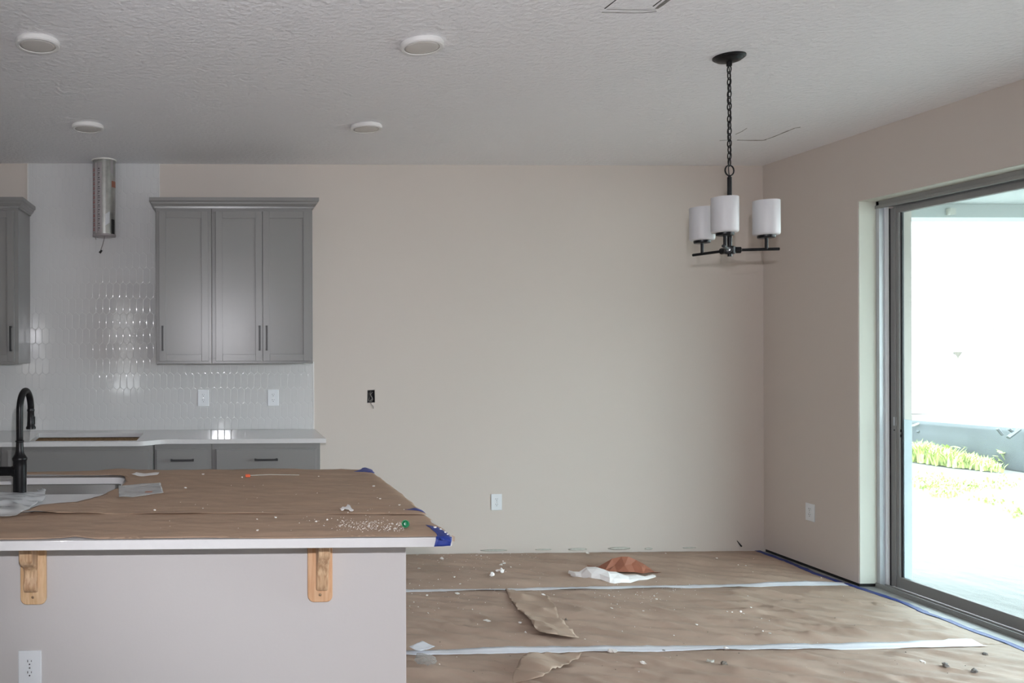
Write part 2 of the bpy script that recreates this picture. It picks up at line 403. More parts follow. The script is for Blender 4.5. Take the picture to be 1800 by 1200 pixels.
# ------------------------------------------------------------------ the sliding glass door
XP = 4.20                                                     # room-side face of the door panel
door = thing('door_1', (XP, (JY + DY0) / 2, 0), 'sliding glass door with grey aluminium frame in the right wall', 'door', kind='structure')
q = nb()
box(q, 4.128, 4.152, JY - .028, JY - .004, .0, JZ - .004); box(q, 4.150, 4.186, JY - .016, JY - .004, .0, JZ - .004)
obj('side_jamb', q, M['alu_light'], door, bev=.002)
obj('gap_light_strip', bx(xs(1556.5, 4.871), xs(1562.8, 4.871), 4.871, JY - .002, .0, JZ - .03), M['bright_white'], door, bev=.0006)  # white strip stands in for daylight through the gap beside the panel
obj('gasket', bx(xs(1562.9, 4.8705), 4.224, 4.8685, 4.8708, .012, 2.37), M['rubber'], door)
q = nb(); box(q, 4.128, 4.36, DY0, JY - .004, JZ - .034, JZ - .004); box(q, 4.120, 4.14, DY0, JY - .004, JZ - .05, JZ - .03); box(q, 4.24, 4.27, DY0, JY - .004, JZ - .06, JZ - .03)
obj('head_frame', q, M['alu'], door, bev=.002)
q = nb(); box(q, 4.118, 4.36, DY0, JY - .002, -.009, .010); box(q, 4.118, 4.128, DY0, JY - .004, .010, .028); box(q, 4.165, 4.172, DY0, JY - .02, .010, .024)
obj('sill_track', q, M['alu'], door, bev=.0012)
SY = 4.868; GY = 4.806; GZ0, GZ1 = .085, 2.335; PB = 2.9          # panel stile, glass edge, glass foot and head
q = nb(); box(q, XP, XP + .035, GY, SY, .018, 2.37); box(q, XP - .006, XP, GY + .02, GY + .026, .018, 2.37)
stile = obj('panel_stile', q, M['alu'], door, bev=.002)
obj('lock_plate', bx(XP - .003, XP, 4.826, 4.846, zs(748, 4.83, 1570), zs(733, 4.83, 1570)), M['alu_light'], stile)
obj('screw', bx(XP - .004, XP, 4.834, 4.842, zs(757, 4.83, 1570), zs(755, 4.83, 1570)), M['dark'], stile)
obj('panel_rail', bx(XP, XP + .035, PB, GY, .018, GZ0), M['alu'], door, bev=.002)
obj('panel_rail', bx(XP, XP + .035, PB, GY, GZ1, 2.37), M['alu'], door, bev=.002)
obj('panel_stile', bx(XP, XP + .035, PB - .07, PB, .018, 2.37), M['alu'], door, bev=.002)
q = nb(); box(q, XP + .012, XP + .022, GY - .010, GY, GZ0, GZ1)
obj('glazing_bead', q, M['rubber'], door)
pane = obj('pane', bx(XP + .014, XP + .020, PB, GY - .002, GZ0 - .005, GZ1 + .005), M['glass'], door)
obj('milky_strip', bx(XP + .0215, XP + .0225, at_x(1603, 800, XP + .022).y, GY - .01, GZ0, zs(738, 4.75, 1590)), M['film'], pane)  # half-clear milky strip along the pane edge
for zc in (zs(757, 4.8, 1578), zs(766, 4.8, 1578)):
    obj('latch_bolt', bx(XP + .006, XP + .016, GY - .006, GY, zc - .008, zc + .008), M['dark'], door)

# ------------------------------------------------------------------ outdoors
GZ = -0.15
gb = nb(); N = 60
for i in range(N + 1):
    for j in range(N + 1):
        x = 4.36 + 36 * (i / N) ** 1.6 + 220 * max(0, i / N - .9) * 10; v = j / N; y = -16 + 50 * v - 250 * max(0, .06 - v) / .06 + 250 * max(0, v - .94) / .06
        gb.verts.new((x, y, GZ + .03 * nz(x * .5, y * .5, 4) - .01))
gb.verts.ensure_lookup_table()
for i in range(N):
    for j in range(N):
        a = i * (N + 1) + j; gb.faces.new([gb.verts[k] for k in (a, a + N + 1, a + N + 2, a + 1)])
struct('ground', gb, M['sand'], 'bright sandy yard outside the sliding door', 'ground', smooth=True, origin=(4.36, 0, GZ))
struct('ground.001', bx(-60, 60, YR - 60, YR - .15, GZ - .1, GZ), M['bounce_ground'], 'pale unseen ground behind the house, added to bounce light indoors', 'ground')  # unseen ground, made pale to bounce light onto the ceiling
b_ = nb(); box(b_, -28, 28, -34, -26, GZ, 5.5)
for x0 in (-22, -8, 6, 18): box(b_, x0, x0 + 4, -25.9, -26, 1, 2.6)
struct('rear_sky_block', b_, M['blocker'], 'dull long facade added out of view to cut low rear light', 'building')  # added out of view to block low sky from the rear openings
roof = struct('porch_roof', bx(XO, 7.3, 1.0, 5.72, 2.53, 2.75), M['porch'], 'pale blue porch ceiling above the sliding door', 'porch')
beam = obj('beam', bx(XO, 7.3, 5.60, 5.80, 2.435, 2.53), M['porch'], roof)
obj('post', bx(7.1, 7.3, 5.6, 5.8, GZ, 2.435), M['stucco'], roof)
c = at_y(1670, 372, 5.59); obj('bracket', bx(c.x - .02, c.x + .02, 5.565, 5.60, c.z - .022, c.z + .022), M['putty'], roof)
obj('beam', bx(7.1, 7.3, 1.0, 5.6, 2.435, 2.53), M['porch'], roof)
b_ = nb(); box(b_, 6.0, 40, 19, 27, GZ, 7.0)
house = tag(obj('neighbor_house', b_, M['stucco']), 'white stucco house across the yard beyond the fence', 'building')
p0, p1 = at_y(1622, 574, 18.96), at_y(1750, 574, 18.96); p2 = at_y(1750, 660, 18.96)
q = nb(); t_ = .05
box(q, p0.x, p1.x, 18.95, 19, p0.z - t_, p0.z); box(q, p1.x - t_ * .5, p1.x, 18.97, 19, p2.z, p0.z - t_); box(q, p0.x, p0.x + t_ * .3, 18.98, 19, p2.z, p0.z - t_)
obj('window_frame', q, M['putty'], house)
obj('window_pane', bx(p0.x + .05, p1.x - .05, 18.985, 19, p2.z, p0.z - t_), M['bright_white'], house)
p0, p1 = at_y(1560, 490, 18.97), at_y(1765, 475, 18.97)
obj('band_trim', prism(nb(), [(p0.x, p0.z), (p1.x, p1.z), (p1.x, p1.z + .04), (p0.x, p0.z + .04)], 18.96, 19, 'y'), M['bright_white'], house)
c = at_y(1684, 622, 18.9); q = nb(); lathe(q, [(.09, .06), (.09, .05), (.015, -.08), (.008, -.22)], (c.x, 18.9, c.z), 12); box(q, c.x - .03, c.x + .03, 18.93, 19, c.z, c.z + .05)
obj('wall_lamp', q, M['dark_crumb'], house)
# silt fence
fp = [(1500, 796), (1602, 800), (1700, 812), (1800, 828), (1900, 845)]
ft = [(1500, 733), (1602, 738), (1700, 746), (1800, 753), (1900, 761)]
base = [at_z(a, b, GZ) for a, b in fp]; tops = [at_y(t[0], t[1], g.y).z for t, g in zip(ft, base)]
fence = thing('silt_fence', base[2], 'dark grey fabric silt fence sagging across the yard', 'fence')
q = nb(); rows = []
for i in range(81):
    t = i / 80 * 4; k = min(3, int(t)); f = t - k; p = base[k].lerp(base[k + 1], f); zt = tops[k] * (1 - f) + tops[k + 1] * f
    col = []
    for j in range(11):
        g = j / 10; z = GZ - .05 + (zt - GZ + .05) * g
        col.append(q.verts.new((p.x, p.y + .03 * nz(p.x * 2.5 + z * 3, z * 9, 1) + .03 * nz(p.x * 7, z * 2, 3), z)))
    rows.append(col)
for a, b in zip(rows, rows[1:]):
    for j in range(10): q.faces.new((a[j], b[j], b[j + 1], a[j + 1]))
obj('fabric', q, M['silt'], fence, smooth=True, solid=.004)
def stick(a, b, Y, r, mt):
    A, B = at_y(a[0], a[1], Y), at_y(b[0], b[1], Y); obj('slant_bar', tube(nb(), [A, B], r, 6), mt, fence)
stick((1606, 787), (1627, 772), base[1].y - .12, .02, M['slant_bar']); stick((1613, 757), (1648, 786), base[1].y - .1, .022, M['silt'])  # thin pale and dark bars set against the fabric
stick((1604, 748), (1624, 741), base[1].y - .1, .014, M['slant_bar'])
stick((1753, 753), (1762, 764), base[3].y - .02, .02, M['silt']); stick((1792, 754), (1772, 769), base[3].y - .05, .025, M['silt']); stick((1773, 753), (1782, 760), base[3].y - .03, .02, M['silt'])
def blades(bm, x, y, z, h, w, n):
    for _ in range(n):
        a = rnd.uniform(0, 6.28); l = rnd.uniform(.5, 1) * h; dx, dy = math.cos(a), math.sin(a); s = rnd.uniform(.15, .7) * l
        p = Vector((x + rnd.gauss(0, w), y + rnd.gauss(0, w), z)); e = Vector((-dy, dx, 0)) * .012
        v = [bm.verts.new(p - e), bm.verts.new(p + e), bm.verts.new(p + e * .8 + Vector((dx * s * .4, dy * s * .4, l * .65))), bm.verts.new(p - e * .8 + Vector((dx * s * .4, dy * s * .4, l * .65))), bm.verts.new(p + Vector((dx * s, dy * s, l)))]
        bm.faces.new(v[:4]); bm.faces.new((v[3], v[2], v[4]))
q = nb()
for i in range(230):
    px = 1585 + 130 * rnd.random() ** 1.3; t = (px - 1602) / 98
    p = at_z(px, 803 + 12 * t + rnd.uniform(-2, 7), GZ); blades(q, p.x, p.y - .25, GZ, .26 * max(.3, 1.05 - .5 * t), .06, 9)
tag(obj('weeds', q, M['weed']), 'clump of fresh green weeds growing against the silt fence', 'weeds', kind='stuff')
q = nb()
for cx, cy, sx, sy, n in ((1640, 850, 28, 10, 210), (1700, 856, 20, 7, 90), (1660, 868, 18, 6, 60), (1760, 850, 30, 10, 40), (1795, 900, 8, 10, 40), (1745, 882, 22, 6, 30)):
    for _ in range(n):
        p = at_z(rnd.gauss(cx, sx * .6), rnd.gauss(cy, sy * .6), GZ); blades(q, p.x, p.y, GZ, .05, .05, 3)
tag(obj('grass', q, M['weed']), 'thin patches of short grass on the bright sand', 'grass', kind='stuff')
for k, (px, py, lab) in enumerate(((1762, 812, 'broad leafy weed at the fence foot, nearest the frame edge'), (1655, 803, 'small leafy weed on the right end of the green clump'))):
    p = at_z(px, py + 8, GZ); q = nb()
    for _ in range(26):
        a = rnd.uniform(0, 6.28); rr = rnd.uniform(.04, .26); hz = rnd.uniform(.10, .24)
        c = Vector((p.x + rr * math.cos(a), p.y - .1 + rr * .5 * math.sin(a), GZ + hz)); e = Vector((rnd.uniform(-1, 1), rnd.uniform(-1, 1), rnd.uniform(-.3, .4))).normalized() * .05; f = e.cross(Vector((0, 0, 1))).normalized() * .03
        q.faces.new([q.verts.new(v) for v in (c - e, c + f, c + e, c - f)])
        tube(q, [(p.x, p.y - .1, GZ), c], .004, 4)
    tag(obj('leafy_weed', q, M['weed']), lab, 'weed')

# ------------------------------------------------------------------ backsplash of picket tiles
CT = 0.921                                                # kitchen worktop height
TX0, TX1, TXR, TZ = -1.359, -0.4205, 0.687, 1.43         # full-height field, right end, top of the low field
splash = thing('backsplash', (-.3, D, CT), 'white glazed picket tile backsplash from worktop to ceiling', 'backsplash')
q = nb(); box(q, -1.75, TXR - .002, D - .0078, D - .001, CT, TZ); box(q, TX0 + .002, TX1 - .002, D - .0078, D - .001, TZ, H)
obj('grout_bed', q, M['grout'], splash)
obj('edge_trim', bx(TX0 - .006, TX0, D - .011, D - .001, TZ - .02, H), M['edgetrim'], splash)
obj('edge_trim', bx(TX1, TX1 + .004, D - .011, D - .001, TZ - .02, H), M['edgetrim'], splash)
obj('edge_trim', bx(TXR, TXR + .008, D - .011, D - .001, CT, TZ - .02), M['edgetrim'], splash)
PW, RH, PT, JT = 0.0484, 0.1083, 0.021, 0.0016               # pitch, row height, point height, joint
def clip(poly, axis, val, keep_less):
    out = []
    for i in range(len(poly)):
        a, b = poly[i], poly[(i + 1) % len(poly)]
        ia = (a[axis] <= val) if keep_less else (a[axis] >= val); ib = (b[axis] <= val) if keep_less else (b[axis] >= val)
        if ia: out.append(a)
        if ia != ib:
            t = (val - a[axis]) / (b[axis] - a[axis]); out.append(tuple(a[k] + (b[k] - a[k]) * t for k in (0, 1)))
    return out
def area(p): return abs(sum(p[i][0] * p[(i + 1) % len(p)][1] - p[(i + 1) % len(p)][0] * p[i][1] for i in range(len(p)))) / 2
def tile_mesh(bm, poly, c):
    """a glazed tile: flat face, rounded rim, buried back; c is its middle in x, z"""
    n = len(poly)
    def inset(d):
        res = []
        for i in range(n):
            p, a, b = Vector(poly[i]), Vector(poly[i - 1]), Vector(poly[(i + 1) % n])
            e1, e2 = (p - a).normalized(), (b - p).normalized(); n1, n2 = Vector((-e1.y, e1.x)), Vector((-e2.y, e2.x))
            k = n1 + n2; k = k / max(.3, k.dot(n1)); res.append(p + k * d)
        return res
    rings = []
    for d, y in ((0, .001), (0, .0085), (.0004, .00858), (.0012, .00872), (.0024, .00884), (.0037, .0089)):
        rings.append([bm.verts.new((p[0], D - y, p[1])) for p in inset(d)])
    for a, b in zip(rings, rings[1:]):
        for i in range(n): bm.faces.new((a[i], a[(i + 1) % n], b[(i + 1) % n], b[i]))
    bm.faces.new(rings[-1])
w2 = PW / 2 - JT / 2; hl = RH / 2 + PT / 2 - JT * .5
def picket(cx, cz): return [(cx - w2, cz - hl + PT), (cx, cz - hl), (cx + w2, cz - hl + PT), (cx + w2, cz + hl - PT), (cx, cz + hl), (cx - w2, cz + hl - PT)]
XE = xs(74.7, D); ZE0 = zs(603, D, 400) + RH / 2
tiles = []
for r in range(-7, 13):
    cz = ZE0 + r * RH
    for k in range(-9, 45):
        cx = XE + PW / 2 + k * PW + (PW / 2 if r % 2 else 0)
        p = picket(cx, cz); full = True
        a0 = area(p)
        p = clip(p, 1, CT + .001, False); p = clip(p, 1, H - .001, True) if p else p
        if p: p = clip(p, 0, -1.75, False)
        if p: p = clip(p, 0, TXR - .001, True)
        if p and cz + hl > TZ:
            if cz - hl > TZ - .06 or (cx + w2 <= TX0 or cx - w2 >= TX1):
                if cx + w2 < TX0 or cx - w2 > TX1:
                    p = clip(p, 1, TZ - .002, True)
                else:
                    p = clip(p, 0, TX0 + .001, False); p = clip(p, 0, TX1 - .001, True) if p else p
            elif not (cx - w2 > TX0 and cx + w2 < TX1): p = clip(p, 1, TZ - .002, True)
        if not p or len(p) < 3 or area(p) < 2e-5: continue
        tiles.append((area(p) < a0 * .999, cx, cz, p))
pm = nb(); tile_mesh(pm, picket(0, 0), None)
for v in pm.verts: v.co.y -= D
bmesh.ops.recalc_face_normals(pm, faces=pm.faces)
tm = bpy.data.meshes.new('tile'); pm.to_mesh(tm); pm.free(); tm.materials.append(M['tile'])
for p in tm.polygons: p.use_smooth = len(p.vertices) == 4
tiles.sort(key=lambda t: (t[0], (t[1] + .25) ** 2 + ((t[2] - 1.6) * .75) ** 2))
so = world_of(splash); rest = nb(); cnt = 0
for cl, cx, cz, p in tiles:
    if not cl and cnt < 300:
        o = bpy.data.objects.new('tile', tm); COL.objects.link(o); o.parent = splash; o.location = Vector((cx, D + rnd.uniform(-.0003, .0003), cz)) - so
        o.rotation_euler = (rnd.gauss(0, .002), 0, rnd.gauss(0, .0025)); cnt += 1
    else: tile_mesh(rest, p, None)
o = obj('tile_field', rest, M['tile'], splash, smooth=True); o['kind'] = 'stuff'
for f in o.data.polygons: f.use_smooth = f.normal.y > -.999

# ------------------------------------------------------------------ kitchen cabinets
def pull(parent, x, z, y, length, vertical):
    q = nb(); h = length / 2; t = .006
    if vertical:
        box(q, x - t, x + t, y - .034, y - .025, z - h, z + h)
        for s in (-1, 1): box(q, x - t, x + t, y - .025, y, z + s * (h - .006) - t, z + s * (h - .006) + t)
    else:
        box(q, x - h, x + h, y - .034, y - .025, z - t, z + t)
        for s in (-1, 1): box(q, x + s * (h - .006) - t, x + s * (h - .006) + t, y - .025, y, z - t, z + t)
    return obj('handle', q, M['blackbar'], parent, bev=.0012, seg=1)
def shaker(root, name, x0, x1, z0, z1, yf, rail=.046, th=.02, rec=.008):
    q = nb()
    box(q, x0, x0 + rail, yf, yf + th, z0, z1); box(q, x1 - rail, x1, yf, yf + th, z0, z1)
    box(q, x0 + rail, x1 - rail, yf, yf + th, z0, z0 + rail); box(q, x0 + rail, x1 - rail, yf, yf + th, z1 - rail, z1)
    d = obj(name, q, M['cab'], root, bev=.0015, seg=2)
    obj('panel', bx(x0 + rail - .001, x1 - rail + .001, yf + rec, yf + th - .003, z0 + rail - .001, z1 - rail + .001), M['cab'], d)
    return d
UF = 5.42                                                   # face frame of the wall cabinets
uz0, uz1 = 1.407, 2.466
def upper(x0, x1, label, loc, doors, open_side=True):
    root = thing('wall_cabinet', ((x0 + x1) / 2, D, uz0), label, 'cabinet')
    obj('body', bx(x0 + .001, x1 - .001, UF + .018, D - .001 if open_side else D - .011, uz0, uz1 + .02), M['cab'], root, bev=.001, seg=1)
    q = nb(); zb = zs(634.5, UF - .02) - .012
    box(q, x0 + .001, x1 - .001, UF, UF + .018, uz0 - .002, zb + .03); box(q, x0 + .001, x1 - .001, UF, UF + .018, uz1 - .03, uz1 + .02)
    box(q, x0 + .001, x0 + .045, UF, UF + .018, zb + .03, uz1 - .03); box(q, x1 - .045, x1 - .001, UF, UF + .018, zb + .03, uz1 - .03)
    obj('face_frame', q, M['cab'], root, bev=.001, seg=1)
    z0, z1 = zs(634.5, UF - .02), zs(371, UF - .02)
    for (a, b, hx) in doors:
        d = shaker(root, 'door', a, b, z0, z1, UF - .02)
        pull(d, hx, (zs(572, UF - .04) + zs(616, UF - .04)) / 2, UF - .02, zs(572, UF - .04) - zs(616, UF - .04), True)
    return root
YDR = UF - .02
xa = lambda p: xs(p, YDR)
seamx = xs(372.5, UF)
upper(xs(274, UF), seamx, 'narrow single-door grey wall cabinet between tile and double cabinet', None, [(xa(280), xa(366.5), xs(285.5, UF - .05))], False)
upper(seamx, xs(550, UF), 'wide two-door grey wall cabinet over the worktop end', None, [(xa(379.5), xa(461.3), xs(456.5, UF - .05)), (xa(462.3), xa(545.5), xs(469, UF - .05))], False)
upper(-2.25, xs(33, UF), 'grey wall cabinet cut off by the left frame edge', None, [(xa(-90), xa(24.5), xs(18, UF - .05)), (-2.2, xa(-91.5), -1.9)], False)
def crown(x0, x1, label, ret=None):
    prof = [(.0, uz1 - .006), (.008, uz1 - .006), (.010, uz1 + .006), (.016, uz1 + .008), (.024, uz1 + .020), (.027, uz1 + .022), (.030, uz1 + .033), (.038, uz1 + .038), (.040, uz1 + .040), (.040, uz1 + .062), (.0, uz1 + .062)]
    q = nb(); rings = []
    for o_, z in prof:
        rings.append([q.verts.new(v) for v in ((x0 - o_, D - .012, z), (x0 - o_, UF - .001 - o_, z), (x1 + o_, UF - .001 - o_, z), (x1 + o_, D - .012, z))])
    for a, b in zip(rings, rings[1:] + rings[:1]):
        for i in range(3): q.faces.new((a[i], a[i + 1], b[i + 1], b[i]))
    q.faces.new([r[0] for r in rings]); q.faces.new([r[3] for r in rings])
    o = obj('crown_molding', q, M['cab'], smooth='angle', ang=25); return tag(o, label, 'molding')
crown(xs(274, UF), xs(550, UF), 'stepped grey crown molding across the two right wall cabinets')
crown(-2.25, xs(33, UF), 'stepped grey crown molding on the left wall cabinet')

# base cabinets: carcass, face frame, drawer and doors below
def base_cab(x0, x1, yf, label, fronts, top_open=False):
    root = thing('base_cabinet', ((x0 + x1) / 2, D, 0), label, 'cabinet')
    q = nb(); zt = CT - .031
    box(q, x0, x0 + .018, yf + .018, D - .001, .0, zt); box(q, x1 - .018, x1, yf + .018, D - .001, 0, zt)
    box(q, x0 + .018, x1 - .018, yf + .018, D - .001, .1, .118); box(q, x0 + .018, x1 - .018, yf + .07, yf + .085, 0, .1)
    obj('body', q, M['cab'], root)
    obj('back_panel', bx(x0 + .018, x1 - .018, D - .02, D - .012, .118, zt), M['cab_in'], root)
    q = nb()
    box(q, x0, x1, yf, yf + .018, zt - .04, zt); box(q, x0, x1, yf, yf + .018, .1, .14)
    box(q, x0, x0 + .04, yf, yf + .018, .14, zt - .04); box(q, x1 - .04, x1, yf, yf + .018, .14, zt - .04)
    obj('face_frame', q, M['cab'], root, bev=.001, seg=1)
    obj('inner_rail', bx(x0 + .018, x1 - .018, yf + .018, yf + .03, zt - .12, zt), M['cab_in'], root)
    for kind_, a, b, z0, z1, hx in fronts:
        if kind_ == 'drawer':
            q = nb(); box(q, a, b, yf - .014, yf, z0, z1); box(q, a + .007, b - .007, yf - .02, yf - .014, z0 + .007, z1 - .007)
            d = obj('drawer', q, M['cab'], root, bev=.0015)
            if hx is not None: pull(d, hx, zs(809, yf - .05, 330), yf - .02, .150, False)
        else:
            d = shaker(root, 'door', a, b, z0, z1, yf - .02)
            pull(d, hx, z1 - .11, yf - .02, .15, True)
    return root
BF, CF = 5.19, 5.085
z0d, z1d = .655, zs(788.5, BF - .02, 400)
base_cab(xs(268.5, CF), xs(371.5, BF), BF, 'narrow grey base cabinet with one short drawer', [('drawer', xs(273, BF - .02), xs(365.5, BF - .02), z0d, z1d, xs(319.5, BF - .05)), ('door', xs(273, BF - .02), xs(365.5, BF - .02), .13, .645, xs(350, BF))])
base_cab(xs(371.8, BF), xs(562, BF), BF, 'wide grey base cabinet with a long drawer at the worktop end', [('drawer', xs(378, BF - .02), xs(556, BF - .02), z0d, z1d, xs(467.5, BF - .05)), ('door', xs(378, BF - .02), xs(466, BF - .02), .13, .645, xs(450, BF)), ('door', xs(468, BF - .02), xs(556, BF - .02), .13, .645, xs(484, BF))])
z1c = zs(791, CF - .02, 150)
base_cab(xs(2.5, CF), xs(267.5, CF), CF, 'grey cooktop base cabinet with a blank front under the counter cutout', [('drawer', xs(11, CF - .02), xs(261, CF - .02), z0d, z1c, None), ('door', xs(11, CF - .02), xs(135, CF - .02), .13, .645, xs(120, CF)), ('door', xs(137, CF - .02), xs(261, CF - .02), .13, .645, xs(150, CF))])
base_cab(-2.25, xs(1.0, CF), CF + .05, 'grey base cabinet cut off by the left frame edge', [('drawer', -1.8, xs(-3, CF), z0d, z1c - .01, -1.6), ('door', -1.8, xs(-3, CF), .13, .645, -1.45)])
# worktop with bump-out and cooktop cutout
fr = [(TXR + .014, D - .0115), (-2.25, D - .0115), (-2.25, 5.055)]
fr += [(-.52, 5.055)] + [(-.52 + .19 * t, 5.055 + .105 * (3 * t * t - 2 * t ** 3)) for t in [i / 12 for i in range(1, 13)]] + [(.70, 5.16), (TXR + .014, 5.175)]
hx_ = [tuple(at_z(a, b, CT)[:2]) for a, b in ((52, 774.8), (240, 774), (252, 760.5), (69, 761.5))]
wt = slab_hole(nb(), fr, hx_, CT - .03, CT)
tag(obj('worktop', wt, M['quartz'], bev=.002, seg=2, ang=60), 'white quartz kitchen worktop with an empty cooktop cutout', 'countertop')

# outlets
def outlet_parts(root, c, w=.080, h=.118):
    x, y, z = c
    obj('cover_plate', bx(x - w / 2, x + w / 2, y - .007, y, z - h / 2, z + h / 2), M['plastic'], root, bev=.003)
    for s in (-1, 1):
        q = nb(); lathe(q, [(.0155, 0), (.0165, .002), (.0165, .0035)], n=24, axis='y')
        for v in q.verts: v.co = Vector((x + max(-.0135, min(.0135, v.co.x)), y - .0055 - v.co.y + .0003, z + s * .0195 + v.co.z * .92))
        f = obj('receptacle', q, M['plastic'], root, smooth='angle', ang=40)
        q = nb(); zc = z + s * .0195
        box(q, x - .0075, x - .0052, y - .0095, y - .008, zc + .001, zc + .009); box(q, x + .0052, x + .0072, y - .0095, y - .008, zc + .002, zc + .008)
        lathe(q, [(.0026, y - .0095), (.0026, y - .008)], (x, 0, zc - .0065), 10, 'y')
        obj('slots', q, M['slot'], f)
    obj('screw', lathe(nb(), [(.003, y - .0085), (.003, y - .006)], (x, 0, z), 12, 'y'), M['chrome'], root)
oc = at_y(357.5, 699, D); oc.y = D - .008
out1 = thing('outlet', oc, 'white duplex outlet on tile, left one under the wall cabinets', 'outlet', 'white duplex wall outlets')
outlet_parts(out1, oc)
p = at_y(480, 698.5, D); p.y = D - .008; dup(out1, p, 'white duplex outlet on tile, nearer the right end of the worktop')
p = at_y(872.5, 882, D); p.y = D; dup(out1, p, 'white duplex outlet low on the bare back wall')
p = at_y(53, 1172, 2.80); p.y = 2.80; dup(out1, p, 'large white duplex outlet on the island front')
p = at_x(1425, 900, XW)
o = dup(out1, p, 'shaded outlet low on the right wall beside the sliding door'); o.rotation_euler = (0, 0, math.radians(-90))
# open wall box with loose wires
ob = thing('electrical_box', ((hx0 + hx1) / 2, D, hz0), 'open electrical box without cover in the back wall, wires showing', 'electrical box')
q = nb(); e = .002
box(q, hx0 + e, hx1 - e, D + .06, D + .064, hz0 + e, hz1 - e)
for a in ((hx0 + e, hx0 + 2 * e, hz0 + e, hz1 - e), (hx1 - 2 * e, hx1 - e, hz0 + e, hz1 - e), (hx0 + e, hx1 - e, hz0 + e, hz0 + 2 * e), (hx0 + e, hx1 - e, hz1 - 2 * e, hz1 - e)): box(q, a[0], a[1], D + .004, D + .06, a[2], a[3])
obj('box', q, M['rubber'], ob)
def wire(px, rad, mt, parent, ydep):
    P = [at_y(a, b, D + d) for (a, b), d in zip(px, ydep)]
    S = []
    for i in range(len(P) - 1):
        p0, p1, p2, p3 = P[max(i - 1, 0)], P[i], P[i + 1], P[min(i + 2, len(P) - 1)]
        for k in range(5):
            t = k / 5; S.append(.5 * ((2 * p1) + (p2 - p0) * t + (2 * p0 - 5 * p1 + 4 * p2 - p3) * t * t + (3 * p1 - p0 - 3 * p2 + p3) * t ** 3))
    S.append(P[-1]); obj('wire', tube(nb(), S, rad, 6), mt, parent, smooth=True)
wire([(652, 687), (650, 692), (653, 697), (655, 702), (651, 706)], .004, M['wire_grey'], ob, (.04, .015, .006, .01, .02))
wire([(647, 690), (649, 698), (648, 704), (653, 707), (652, 709.5), (656, 714), (656.3, 718)], .0026, M['wire_grey'], ob, (.04, .02, .01, .004, -.005, -.006, -.005))
wire([(656, 688), (651, 694), (654, 700), (650, 705)], .003, M['putty'], ob, (.05, .02, .014, .03))

# ------------------------------------------------------------------ range hood duct
dc = Vector((xs(182, 5.62, 350), 5.655, 0)); dr = .079; dz0 = 2.305
duct = thing('hood_duct', (dc.x, dc.y, dz0), 'round galvanised duct stub hanging from the ceiling over the cooktop', 'duct')
q = nb(); lathe(q, [(dr, dz0), (dr, H), (dr - .002, H), (dr - .002, dz0), (dr, dz0)], (dc.x, dc.y, 0), 40)
obj('pipe', q, M['galv'], duct, smooth='angle', ang=40)
q = nb(); rim = []
for k in range(48):
    a = 2 * math.pi * k / 48; rim.append((dc.x + (dr + .004) * math.cos(a), dc.y + (dr + .004) * math.sin(a), H - .004 - .004 * abs(nz(k * .7, 1, 1))))
tube(q, rim, .0055, 6, True); obj('torn_collar', q, M['crumb'], duct, smooth=True)
q = nb(); lathe(q, [(dr + .0015, dz0 - .006), (dr + .003, dz0), (dr + .0015, dz0 + .008)], (dc.x, dc.y, 0), 40); obj('end_band', q, M['label'], duct, smooth=True)
def curved(a0, a1, z0, z1, off=.0008, n=6):
    q = nb(); r = dr + off; L = []
    for i in range(n + 1):
        a = math.radians(a0 + (a1 - a0) * i / n)
        L.append((q.verts.new((dc.x + r * math.cos(a), dc.y + r * math.sin(a), z0)), q.verts.new((dc.x + r * math.cos(a), dc.y + r * math.sin(a), z1))))
    for a, b in zip(L, L[1:]): q.faces.new((a[0], b[0], b[1], a[1]))
    return q
lab = obj('duct_label', curved(196, 266, dz0 + .012, H - .03, .0008, 12), M['label'], duct, smooth=True)
qr = nb(); qb = nb()
def addq(dst, src):
    me = bpy.data.meshes.new('t'); src.to_mesh(me); src.free(); dst.from_mesh(me); bpy.data.meshes.remove(me)
z = dz0 + .03; i = 0
while z < H - .06:                                            # lettering too small to read: rows of short printed strokes
    for k in range(3): addq(qr, curved(205 + k * 7, 210 + k * 7, z, z + .006 + .006 * rnd.random(), .0012, 2))
    addq(qr, curved(206, 224, z + .014, z + .018, .0012, 3))
    addq(qb, curved(244, 252 + 6 * (i % 2), z, z + .003, .0012, 2)); addq(qb, curved(246, 255, z + .012, z + .018, .0012, 2))
    z += .032; i += 1
obj('red_print', qr, M['redprint'], lab); obj('black_print', qb, M['blackprint'], lab)
obj('label_seam', curved(232, 235, dz0 + .012, H - .03, .0014, 1), M['crumb'], lab)
obj('orange_sticker', curved(318, 356, zs(329, 5.6), zs(318, 5.6), .0012, 5), M['rust'], duct)
obj('tape_strip', curved(312, 328, zs(303, 5.58), H - .01, .0012, 4), M['label'], duct)
obj('dark_patch', curved(316, 340, dz0, dz0 + .11, .001, 4), M['dark'], duct)
q = curved(283, 306, dz0 + .05, dz0 + .13, .0013, 5)
for v in q.verts: v.co.z += (v.co.x - dc.x) * .7
obj('foil_patch', q, M['alu_light'], duct)
P = [at_y(a, b, 5.62) for a, b in ((183, 405), (184, 416), (181, 428), (178, 437), (176.5, 442))]
obj('hanging_wire', tube(nb(), P, .0032, 6), M['wire_grey'], duct)
obj('wire_connector', tube(nb(), [P[-1] + Vector((.010, 0, .010)), P[-1] + Vector((-.006, 0, -.010))], [.007, .009], 8), M['dark'], duct)
P = [at_y(a, b, 5.62) for a, b in ((165, 408), (167, 415), (169, 421))]
obj('hanging_wire', tube(nb(), P, .0025, 6), M['wire_grey'], duct)

